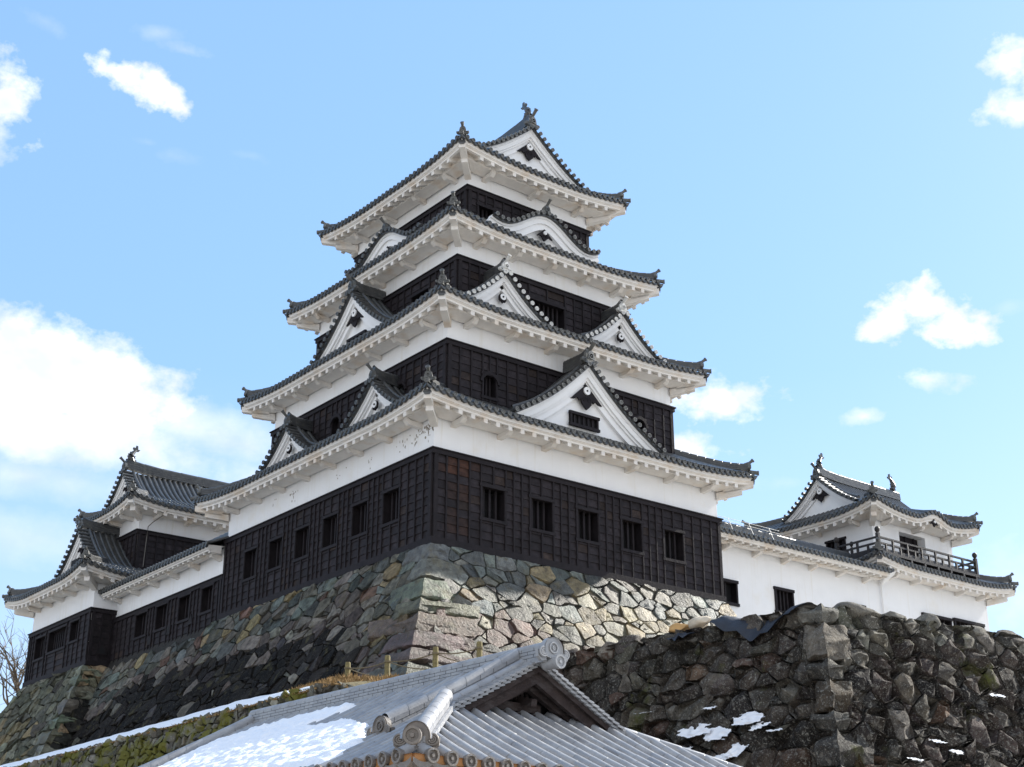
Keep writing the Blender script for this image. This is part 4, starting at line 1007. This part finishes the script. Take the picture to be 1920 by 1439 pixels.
b_ = boulder(None, (CX0+.25, -8.2, ZF+.46), (.38, .50, .22), (.5, .4, .3), 92, 'sackpale', 'sack'); tag(b_, 'pale beige cloth sack beside the orange one on the wall top', 'sack')

# ================================================================== TERRACE, MOSSY WALL, FENCE, GROUND
gd = MB(); gd.grid(lambda u, v: V3((-1500+3000*u, -1500+3000*v, -18.0)), 12, 12); g_ = obj('ground', gd, 'ground'); g_['kind'] = 'structure'
tr_ = MB()
def DRP(y): return .32*max(0, -5.9-y)
def TERZ(x, y): return -DRP(y)+-9.68+(.80*min(1, max(0, (x+6.95)/2.0)))*min(1, max(.45, (y+7)/4.0))
def TER(u, v):
    x = -6.95+9.5*u; y0 = -10.2+max(0, x+5.2)*1.35; y = y0+(40-y0)*v**1.6; z = TERZ(x, y)+.06*mn.noise(V3((x*.7, y*.7, 0)))-.5*max(0, (y0+1.5-y)/1.5)
    return V3((x, y, z))
tr_.grid(TER, 40, 90); t_ = obj('terrace', tr_, 'bank', smooth=True); t_['kind'] = 'structure'
sl_ = MB(); sl_.hexa([V3((-6.9, -10, -18)), V3((-5.2, -10, -18)), V3((2.5, .5, -18)), V3((-6.9, 40, -18))], [V3((-6.9, -10, -11.6)), V3((-5.2, -10, -11.6)), V3((2.5, .5, -10.2)), V3((-6.9, 40, -9.9))]); s_ = obj('embankment', sl_, 'chinkdark'); s_['kind'] = 'structure'
mw = thing('mossy_retaining_wall', 'low mossy rubble wall below the snow strip at the lower left', 'stone wall')
def PM(s, t, d): return V3((-7.0-.28*t-d, s, -9.62-t+d*.3+.06*mn.noise(V3((s*.4, 0, 0)))-DRP(s)))
def colM(s, t, rg): return pick(rg, (3, (.13, .12, .095)), (2, (.085, .08, .065)), (1, (.17, .16, .13)))
stones('mossy_facing', PM, [(-8, 0), (26, 0), (26, 3.4), (-8, 3.4)], .40, .29, .04, .12, colM, 'mossy', 'chinkdark', 51, mw, tilt=.4, rough=.10, small=.4, backd=-.1)
gs = MB(); rg = random.Random(3)
for i in range(3600):   # tufts along the wall edge and the dry grass bank
    if i < 1500: y = rg.uniform(-8, 25); x = -7.08+rg.gauss(0, .03); z = -9.72-DRP(y); hh = rg.uniform(.03, .09)
    else: y = rg.uniform(-8.5, -1); x = rg.uniform(-6.3, -4.9); z = TERZ(x, y); hh = rg.uniform(.06, .2)
    a = rg.uniform(0, 6.3); dx, dy = math.cos(a)*.03, math.sin(a)*.03; lx, ly = rg.gauss(-.02, .05), rg.gauss(0, .05)
    gs.add([V3((x-dx, y-dy, z)), V3((x+dx, y+dy, z)), V3((x+lx, y+ly, z+hh))], [(0, 1, 2)])
go = obj('dry_grass', gs, 'grass'); go['kind'] = 'stuff'; go['label'] = 'dry orange-brown grass along the edge of the bank'; go['category'] = 'grass'
ss = MB()
def SP(u, v):
    y = -4.6+30*u; wdt = min(1, u*5)*1.0; x = -7.05+(.25+1.15*wdt)*v; e = math.sin(math.pi*v)**.5
    return V3((x-.04*mn.noise(V3((y*1.3, 0, 1))), y, max(-9.66+.46*(x+7.05), TERZ(x, y)+.02)+.10*e*(.5+.5*wdt)+.05*mn.noise(V3((x*2, y*1.2, 4)))*e))
ss.grid(SP, 160, 10); s2 = obj('snow_strip', ss, 'snow', smooth=True); s2['kind'] = 'stuff'; s2['label'] = 'strip of snow lying along the top of the mossy wall'; s2['category'] = 'snow'
posts = [(-5.04, -3.1, -8.48, 'leftmost low wooden rope-fence post standing on the bank'), (-4.97, -5.06, -8.58, 'second wooden rope-fence post from the left above the tiled ridge'), (-4.61, -6.86, -8.58, 'third wooden rope-fence post, against the reddish stones'), (-4.1, -8.16, -8.58, 'shortest-looking post at the right end of the rope fence')]
for x, y, z, lb in posts:
    pr_ = thing('fence_post', lb, 'post', 'posts of the low rope fence')
    m_ = MB(); m_.tube([V3((x, y, -10.9)), V3((x, y, z-.04)), V3((x, y, z))], [.085, .082, .07], 10); obj('post_shaft', m_, 'postwood', pr_, smooth=True)
    m_ = MB(); m_.tube([V3((x, y, z-.20)), V3((x, y, z-.15))], .10, 10); m_.tube([V3((x, y, z-.62)), V3((x, y, z-.57))], .10, 10); obj('rope_binding', m_, 'rope', pr_, smooth=True)
for a in range(3):
    rm = MB(); p, q = V3(posts[a][:3]), V3(posts[a+1][:3])
    for (za, zb_) in ((-.17, -.17), (-.17, -.6), (-.6, -.6)):
        pts = []
        for i in range(9):
            k = i/8; w_ = p.lerp(q, k)+ZU*(za*(1-k)+zb_*k-.07*math.sin(math.pi*k)); pts.append(w_)
        rm.tube(pts, .017, 6)
    tag(obj('fence_rope', rm, 'rope', None, smooth=True), ('sagging rope between the two leftmost fence posts', 'sagging rope between the second and third fence posts', 'sagging rope between the third and the rightmost fence post')[a], 'rope', 'ropes of the low fence')

# ================================================================== TILED GATE HOUSE IN FRONT
gh = thing('gatehouse', 'silver-grey tiled hip-and-gable roofed building with snow on its left slope', 'gatehouse')
PH = .036; EX = V3((math.cos(PH), math.sin(PH), 0)); EY = V3((-math.sin(PH), math.cos(PH), 0)); OG = V3((-17.72, -24.99, -14.26))
def GW(x, y, z): return OG+EX*x+EY*y+ZU*z
GWD, GG, GL = 7.196, 1.965, 9.62; LY = GL+.15; GP = .2722; GR = .074
def gz(t): return -.13+.44*t+.01436*t*t
def glift(s, t, L): dc = max(0, min(s, L-s)-t); return .05*max(0, 1-dc/1.5)**2
groof = node('tiled_roof', gh)
tiles = {k: MB() for k in 'LFR'}; gd_ = MB(); fl_ = MB()
def slope(key, Pf, L, tmax, sidev, outv):
    mb = tiles[key]; n = round(L/GP); q = L/n
    for k in range(n+1):
        s = q*k; tm = tmax(s)
        e = Pf(s, 0)+ZU*.03
        if tm > .08:
            nn = max(1, round(tm/.29)); path = [Pf(s, tm*j/nn)+ZU*.03 for j in range(nn+1)]
            mb.barrel(path, sidev, GR, 8, -1)
        if 0 < k < n:
            et = MB(); et.disc(e+outv*.035+ZU*.03, sidev, ZU, outv, GR*1.2, .07, 16); obj('eave_end_tile', et, 'gatedisc', groof, smooth=True)
        if k < n:
            sb_ = s+q; ta, tb_ = tmax(s), tmax(sb_); m_ = max(1, round(max(ta, tb_)/.29)); rows = []
            for j in range(m_+1):
                for st in ((0,) if j in (0, m_) else (0, 1)):
                    A = Pf(s, ta*j/m_); B = Pf(sb_, tb_*j/m_); dz = ZU*(.012*(0 if st else 1)-.006)
                    for i in range(4): rows.append(A.lerp(B, i/3)+dz-ZU*(.05+.06*math.sin(math.pi*i/3)))
            mb.add(rows, [(4*a+i, 4*a+i+1, 4*a+i+5, 4*a+i+4) for a in range(len(rows)//4-1) for i in range(3)])
            A = Pf(s, 0)+outv*.015; B = Pf(sb_, 0)+outv*.015; pts = [A.lerp(B, i/6)-ZU*(.04*math.sin(math.pi*i/6)-.01) for i in range(7)]
            low = [p-ZU*(.055+.025*math.sin(math.pi*i/6)) for i, p in enumerate(pts)]
            fl_.add(pts+low+[p-outv*.08 for p in low], [(i, i+1, i+8, i+7) for i in range(6)]+[(i+7, i+8, i+15, i+14) for i in range(6)])
slope('L', lambda s, t: GW(t, s, gz(t)+glift(s, t, 99)), LY, lambda s: min(GWD/2, s if s < GG else 99), EY, -EX)
slope('R', lambda s, t: GW(GWD-t, s, gz(t)+glift(s, t, 99)), LY, lambda s: min(GWD/2, s if s < GG else 99), EY, EX)
slope('F', lambda s, t: GW(s, t, gz(t)+glift(s, t, GWD)), GWD, lambda s: min(GG+.40, s, GWD-s), EX, -EY)
for k in 'LR': obj('roof_slope', tiles[k], 'gatetile', groof, smooth=True)
obj('roof_slope', tiles['F'], 'gatetile', groof, smooth=True); obj('drip_tiles', fl_, 'gatedisc', groof)
def brick_ridge(path, wd, hb, courses, cap, name='roof_ridge', tl_len=.27):
    """courses of separate flat tiles with open joints under a jointed round cap"""
    mb = MB(); seg = []; tot = 0
    for a, b in zip(path, path[1:]): seg.append((a, b, tot)); tot += (b-a).length
    def at(t):
        for a, b, t0 in seg:
            L_ = (b-a).length
            if t <= t0+L_+1e-6: return a.lerp(b, (t-t0)/L_), (b-a).normalized()
        return path[-1], (path[-1]-path[-2]).normalized()
    hc = hb/courses
    for c in range(courses):
        t = -(c % 2)*tl_len/2; w2 = wd/2*(1-.05*c)
        w2 += .035 if c == 0 else 0
        while t < tot-.01:
            a, da = at(max(0, t+.007)); b, _ = at(min(tot, t+tl_len-.007)); d = V3((da.x, da.y, 0)).normalized(); r = d.cross(ZU)
            z0, z1 = c*hc+.004, (c+1)*hc-.004
            mb.hexa([a-r*w2+ZU*z0, a+r*w2+ZU*z0, b+r*w2+ZU*z0, b-r*w2+ZU*z0], [a-r*w2+ZU*z1, a+r*w2+ZU*z1, b+r*w2+ZU*z1, b-r*w2+ZU*z1]); t += tl_len
    n = max(1, round(tot/.36)); rings = []
    for i in range(n+1):
        a, da = at(tot*i/n); d = V3((da.x, da.y, 0)).normalized(); r = d.cross(ZU)
        for rr, of in (((cap*1.01, -.007), (cap*.95, -.003), (cap*.95, .003), (cap*.99, .007)) if 0 < i < n else ((cap, 0),)):
            rings.append([a+da*of+r*rr*math.cos(math.pi*k/9)+ZU*(hb-.01+rr*math.sin(math.pi*k/9)) for k in range(10)])
    mb.loft(rings, closed=False)
    return obj(name, mb, 'gatetile', groof, smooth=True)
HZ = gz(GWD/2)
mr = brick_ridge([GW(GWD/2, GG-.32, HZ+.03), GW(GWD/2, GL+.1, HZ+.03)], .22, .25, 5, .075)
def hipline(cx, cy, sx, sy, t1, t0=.20): return [GW(cx+sx*t, cy+sy*t, gz(t)+.07+.05*min(1, t/1.0)) for t in [t1+(t0-t1)*i/8 for i in range(9)]]
def gate_oni(p, f, sz):
    f = V3((f.x, f.y, 0)).normalized(); r = f.cross(ZU); mb = MB()
    O = []
    for k in range(19):
        a = math.pi*k/18; O.append((.40*math.cos(a), .30+.42*math.sin(a)))
    O = [(.40, .12), (.34, .04)][::-1]+O+[(-.40, .12), (-.34, .04), (0, -.02)]
    mb.plate([p+r*x*sz+ZU*z*sz for x, z in O], -f*sz*.2)
    O2 = [(x*.80, .06+z*.84) for x, z in O]; q = p+f*.002
    n = len(O2); rim = [q+r*x*sz+ZU*z*sz for x, z in O]; inn = [q-f*sz*.05+r*x*sz+ZU*z*sz for x, z in O2]
    rim = [x+f*sz*.05 for x in rim]; mb.add(rim+inn, [(i, (i+1) % n, n+(i+1) % n, n+i) for i in range(n)]); mb.add(inn, [tuple(range(n))])
    c = p+ZU*sz*.36+f*sz*.02
    for (rr, h_) in ((.17, .05),):
        t_ = []
        for i in range(24):
            a = 2*math.pi*i/24; t_.append(c+r*rr*sz*math.cos(a)+ZU*rr*sz*math.sin(a)+f*h_*sz*.3)
        mb.tube(t_+[t_[0]], sz*.028, 6, up=f)
    mb.disc(c+f*sz*.04, r, ZU, f, sz*.07, sz*.05, 12)
    for sg in (-1, 1):   # scrolled feet
        for (rr, wdt) in ((.17, .035), (.10, .032), (.04, .03)):
            t_ = []
            for i in range(15):
                a = math.pi*(.15+1.35*i/14); t_.append(p+r*sg*(.47*sz+rr*sz*math.cos(a)*-1.0)+ZU*(.10*sz-rr*sz*math.sin(a)*.9+.08*sz)+f*.03)
            mb.tube(t_, sz*wdt, 6, up=f)
        mb.plate([p+r*sg*x*sz+ZU*z*sz for x, z in ((.3, .2), (.68, .26), (.66, .02), (.5, -.12), (.3, -.08))], -f*sz*.14)
    return mb
def ridge_end(rg_, p, f, sz, low=True):
    mb = gate_oni(p, f, sz); obj('ridge_end_tile', mb, 'gatedisc', rg_, smooth=True)
    return mb
h1 = brick_ridge(hipline(0, 0, 1, 1, GG+.05), .22, .16, 2, .10, 'hip_ridge'); ridge_end(h1, GW(.20, .20, gz(.20)+.12), (-EX-EY), .40)
h2 = brick_ridge([p-ZU*.05 for p in hipline(GWD, 0, -1, 1, GG+.05)], .18, .06, 1, .08, 'hip_ridge'); ridge_end(h2, GW(GWD-.17, .17, gz(.17)+.05), (EX-EY), .36)
h3 = brick_ridge([GW(x, GL, gz(x)+.09) for x in [GWD/2-.1-(GWD/2-.4)*i/10 for i in range(11)]], .24, .12, 2, .095, 'verge_ridge'); ridge_end(h3, GW(.26, GL, gz(.26)+.10), -EX, .44)
h4 = brick_ridge([GW(GWD-x, GL, gz(x)+.09) for x in [GWD/2-.1-(GWD/2-.4)*i/10 for i in range(11)]], .24, .12, 2, .095, 'verge_ridge')
cn = MB(); cn.disc(GW(-.04, -.04, .16), (EX-EY).normalized(), ZU, (-EX-EY).normalized(), .105, .07, 18); obj('corner_end_tile', cn, 'gatedisc', groof, smooth=True)
for sg in (-1, 1):   # descending ridges beside the gable
    xs = [GWD/2-.1+(1.25-GWD/2+.1)*i/10 for i in range(11)]
    if sg > 0: path = [GW(GWD-x, GG+.36, gz(x)+.06) for x in xs]
    else: path = [GW(x, GG+.36, gz(x)+.06) for x in xs]
    dr_ = brick_ridge(path, .24, .22 if sg < 0 else .10, 3 if sg < 0 else 1, .10, 'descending_ridge'); ridge_end(dr_, path[-1]+ZU*.0+EX*sg*.06*1, EX*sg, .38)
# front ornament of the main ridge
om = gate_oni(GW(GWD/2, GG-.36, HZ+.08), -EY, .42)
om.tube([GW(GWD/2, GG-.2, HZ+.02), GW(GWD/2, GG-.50, HZ+.02)], .085, 14); om.disc(GW(GWD/2, GG-.52, HZ+.02), EX, ZU, -EY, .10, .06, 18)
obj('ridge_end_tile', om, 'gatetile', mr, smooth=True)
# stepped rake tiles and barge boards
for sg in (-1, 1):
    rk = MB(); n = 17; X_ = lambda t: t if sg < 0 else GWD-t
    for i in range(n):
        t0, t1 = GG*.97+(GWD/2-GG*.97)*i/n, GG*.97+(GWD/2-GG*.97)*(i+1.35)/n
        for k, (dz, y0_) in enumerate(((.02, -.10), (.075, -.13))):
            a0, a1 = V3(GW(X_(t0), 0, gz(t0)+dz+.05)), V3(GW(X_(t1), 0, gz(t1)+dz+.02))
            ya, yb = GG+y0_, GG+.30
            q = [a0+EY*ya, a1+EY*ya, a1+EY*yb, a0+EY*yb]; rk.hexa([x-ZU*.02 for x in q], [x+ZU*.015 for x in q])
    obj('rake_tiles', rk, 'gatetile', groof)
    bb = MB(); rings = []
    for (zo, z1, yo, th, m_) in ((.02, -.06, -.06, .09, 0), (-.06, -.22, .0, .07, 0)):
        rings = []
        for i in range(13):
            t = GG*.93+(GWD/2-GG*.93)*i/12
            rings.append([GW(X_(t), GG+yo, gz(t)+zo), GW(X_(t), GG+yo, gz(t)+z1*(1.0)), GW(X_(t), GG+yo+th, gz(t)+z1), GW(X_(t), GG+yo+th, gz(t)+zo)])
        bb.loft(rings)
    obj('barge_board', bb, 'oldwood', gh)
gi = MB(); yw = GG+.46; zw = gz(GG+.36)
gi.add([GW(GG+.3, yw, gz(GG)), GW(GWD-GG-.3, yw, gz(GG)), GW(GWD/2, yw, HZ-.05)], [(0, 1, 2)])
obj('gable_back', gi, 'void', gh)
gf = MB(); gf.bar(GW(GG+.75, yw-.12, zw+.02), GW(GWD-GG-1.25, yw-.12, zw+.02), .16, .10); gf.bar(GW(GG+.8, yw-.1, zw+.15), GW(GWD-GG-1.3, yw-.1, zw+.15), .14, .12)
for sg in (-1, 1):
    X_ = lambda t: t if sg < 0 else GWD-t
    gf.bar(GW(X_(GG+.6), yw-.25, gz(GG+.6)-.18), GW(GWD/2, yw-.25, HZ-.22), .1, .12)
gf.bar(GW(GWD/2, GG+.05, HZ-.48), GW(GWD/2, yw+.1, HZ-.36), .10, .10)
obj('gable_beams', gf, 'oldwood', gh)
for i in range(22):
    x = GWD/2-1.05+i*.1; top = HZ-.12-abs(x-GWD/2)*.52
    if top-.1 > zw+.28:
        lt = MB(); lt.bar(GW(x, yw-.08, zw+.26), GW(x, yw-.08, top), .035, .05, EX); obj('gable_lattice_bar', lt, 'oldwood', gh)
# walls, eave boards and rafters
wm = MB(); x0_, x1_, y0_, y1_ = .9, GWD-.9, .9, LY-.9
for a, b in (((x0_, y0_), (x1_, y0_)), ((x1_, y0_), (x1_, y1_)), ((x1_, y1_), (x0_, y1_)), ((x0_, y1_), (x0_, y0_))): wm.add([GW(*a, -3.86), GW(*b, -3.86), GW(*b, .05), GW(*a, .05)], [(0, 1, 2, 3)])
obj('timber_wall', wm, 'orangewood', gh)
es = MB()
for (a, b, c, d) in (((0, 0), (GWD, 0), (GWD-1.05, 1.05), (1.05, 1.05)), ((GWD, 0), (GWD, LY), (GWD-1.05, LY-1.05), (GWD-1.05, 1.05)), ((GWD, LY), (0, LY), (1.05, LY-1.05), (GWD-1.05, LY-1.05)), ((0, LY), (0, 0), (1.05, 1.05), (1.05, LY-1.05))):
    es.add([GW(*a, -.03), GW(*b, -.03), GW(*c, .15), GW(*d, .15)], [(0, 1, 2, 3)])
for p, q in (((.05, .05), (GWD-.05, .05)), ((.05, .05), (.05, LY-.05)), ((GWD-.05, .05), (GWD-.05, LY-.05))): es.bar(GW(*p, -.075), GW(*q, -.075), .05, .1)
obj('eave_boards', es, 'orangewood', gh)
for i in range(19):
    x = .35+i*.35
    r_ = MB(); r_.bar(GW(x, .07, -.14), GW(x, 1.0, .04), .08, .09); obj('eave_rafter', r_, 'orangewood', gh)
for i in range(26):
    y = .35+i*.35
    r_ = MB(); r_.bar(GW(.07, y, -.14), GW(1.0, y, .04), .08, .09); obj('eave_rafter', r_, 'orangewood', gh)
# snow blanket on the left slope
def inpoly(p, poly):
    c = False; j = len(poly)-1
    for i in range(len(poly)):
        a, b = poly[i], poly[j]
        if (a[1] > p[1]) != (b[1] > p[1]) and p[0] < (b[0]-a[0])*(p[1]-a[1])/(b[1]-a[1])+a[0]: c = not c
        j = i
    return c
UPP = [(9.45, .08), (9.45, 2.9), (8.6, 3.15), (7.3, 3.3), (6.2, 3.36), (5.9, 3.28), (5.95, 2.95), (6.25, 2.6), (6.1, 2.05), (5.9, 1.2), (5.7, .08)]
LOW = [(6.3, 2.5), (5.0, 2.4), (4.1, 2.1), (3.5, 1.8), (2.9, 1.35), (2.3, .9), (1.95, .3), (1.85, .08), (6.0, .08)]
sm = MB(); ny, nx = 300, 130; idx = {}
def sval(y, x):
    y2 = y+.10*mn.noise(V3((y*1.1, x*1.6, 1)))+.05*mn.noise(V3((y*5, x*3, 5))); x2 = x+.09*mn.noise(V3((y*1.4, x*2, 8)))+.05*mn.noise(V3((y*6, x*5, 9)))
    return inpoly((y2, x2), UPP) or inpoly((y2, x2), LOW)
mask = [[sval(1.6+8*j/ny, 3.5*i/nx) for i in range(nx+1)] for j in range(ny+1)]
def frac(j, i):
    c = 0
    for a in (-3, -1, 0, 1, 3):
        for b in (-3, -1, 0, 1, 3):
            jj, ii = min(ny, max(0, j+a)), min(nx, max(0, i+b)); c += mask[jj][ii]
    return c/25
for j in range(ny+1):
    for i in range(nx+1):
        if not any(mask[min(ny, max(0, j+a))][min(nx, max(0, i+b))] for a in (-1, 0, 1) for b in (-1, 0, 1)): continue
        y, x = 1.6+8*j/ny, 3.5*i/nx; f_ = frac(j, i)
        wv = .035*math.cos(2*math.pi*y/GP)
        z = gz(x)+.03+f_*(.15+.3*wv)+.03*mn.noise(V3((y*2.2, x*2.2, 0)))*f_+.028*mn.noise(V3((y*7, x*7, 3)))*f_+.012*mn.noise(V3((y*17, x*17, 3)))
        idx[(j, i)] = len(sm.v); sm.v.append(tuple(GW(x, y, z))); sm.c.append((0, 0, 0))
for (j, i), k in list(idx.items()):
    q = [(j, i), (j, i+1), (j+1, i+1), (j+1, i)]
    if all(x in idx for x in q): sm.f.append(tuple(idx[x] for x in q))
so2 = obj('roof_snow', sm, 'snow', None, smooth=True); so2['kind'] = 'stuff'; so2['label'] = 'sheet of melting snow on the left slope of the gatehouse roof'; so2['category'] = 'snow'

# ================================================================== BARE TREES
def tree(label, base, hgt, seed, spread=.55, lean=(0, 0)):
    rg = random.Random(seed); root = thing('bare_tree', label, 'tree', 'bare winter trees')
    tm_ = MB(); bm_ = MB()
    def grow(p, d, l, r, dep):
        pts = [p]; q = p.copy(); dd = d.copy(); n = 5
        for i in range(n):
            dd = (dd+V3((rg.gauss(0, .13), rg.gauss(0, .13), rg.gauss(.02, .09)))).normalized(); q = q+dd*l/n; pts.append(q.copy())
        (tm_ if dep == 0 else bm_).tube(pts, [r*(1-.45*i/n) for i in range(n+1)], 7 if dep < 2 else 4 if dep < 4 else 3)
        if dep >= 6: return
        k = 3 if dep < 2 else rg.choice((2, 3, 3))
        for j in range(k):
            i = n if j == 0 else rg.randint(2, n-1)
            ax = V3((rg.gauss(0, 1), rg.gauss(0, 1), rg.gauss(0, .5))).normalized(); a = rg.uniform(.35, .95) if j else rg.uniform(.1, .4)
            nd_ = (dd+ax*a*spread*1.7).normalized(); grow(pts[i], nd_, l*rg.uniform(.62, .85), r*.58, dep+1)
    grow(V3(base), V3((lean[0], lean[1], 1)).normalized(), hgt*.30, hgt*.022, 0)
    obj('trunk', tm_, 'bark', root, smooth=True); obj('branches', bm_, 'bark', root, smooth=True)
tree('bare tree whose branches reach out from behind the left turret', (2.6, 41.5, -9.9), 15, 4, .75, (-.25, .1))
tree('thin pale bare tree at the lower left edge, below the first one', (-2.8, 38.5, -13), 9, 8, .6)
tree('distant bare tree at the left edge behind the stone base', (1.5, 56, -12), 15, 15, .6)

# ------------------------------------------------------------------ put every group's origin at its own base
bpy.context.view_layer.update()
for o in [x for x in S.objects if x.type == 'EMPTY' and x.parent is None]:
    pts = []
    def walk(c):
        for k in c.children:
            if k.type == 'MESH': pts.extend([V3(b) for b in k.bound_box])
            walk(k)
    walk(o)
    c = V3(((min(p.x for p in pts)+max(p.x for p in pts))/2, (min(p.y for p in pts)+max(p.y for p in pts))/2, min(p.z for p in pts)))
    o.location = c
    for k in o.children: k.location = k.location-c
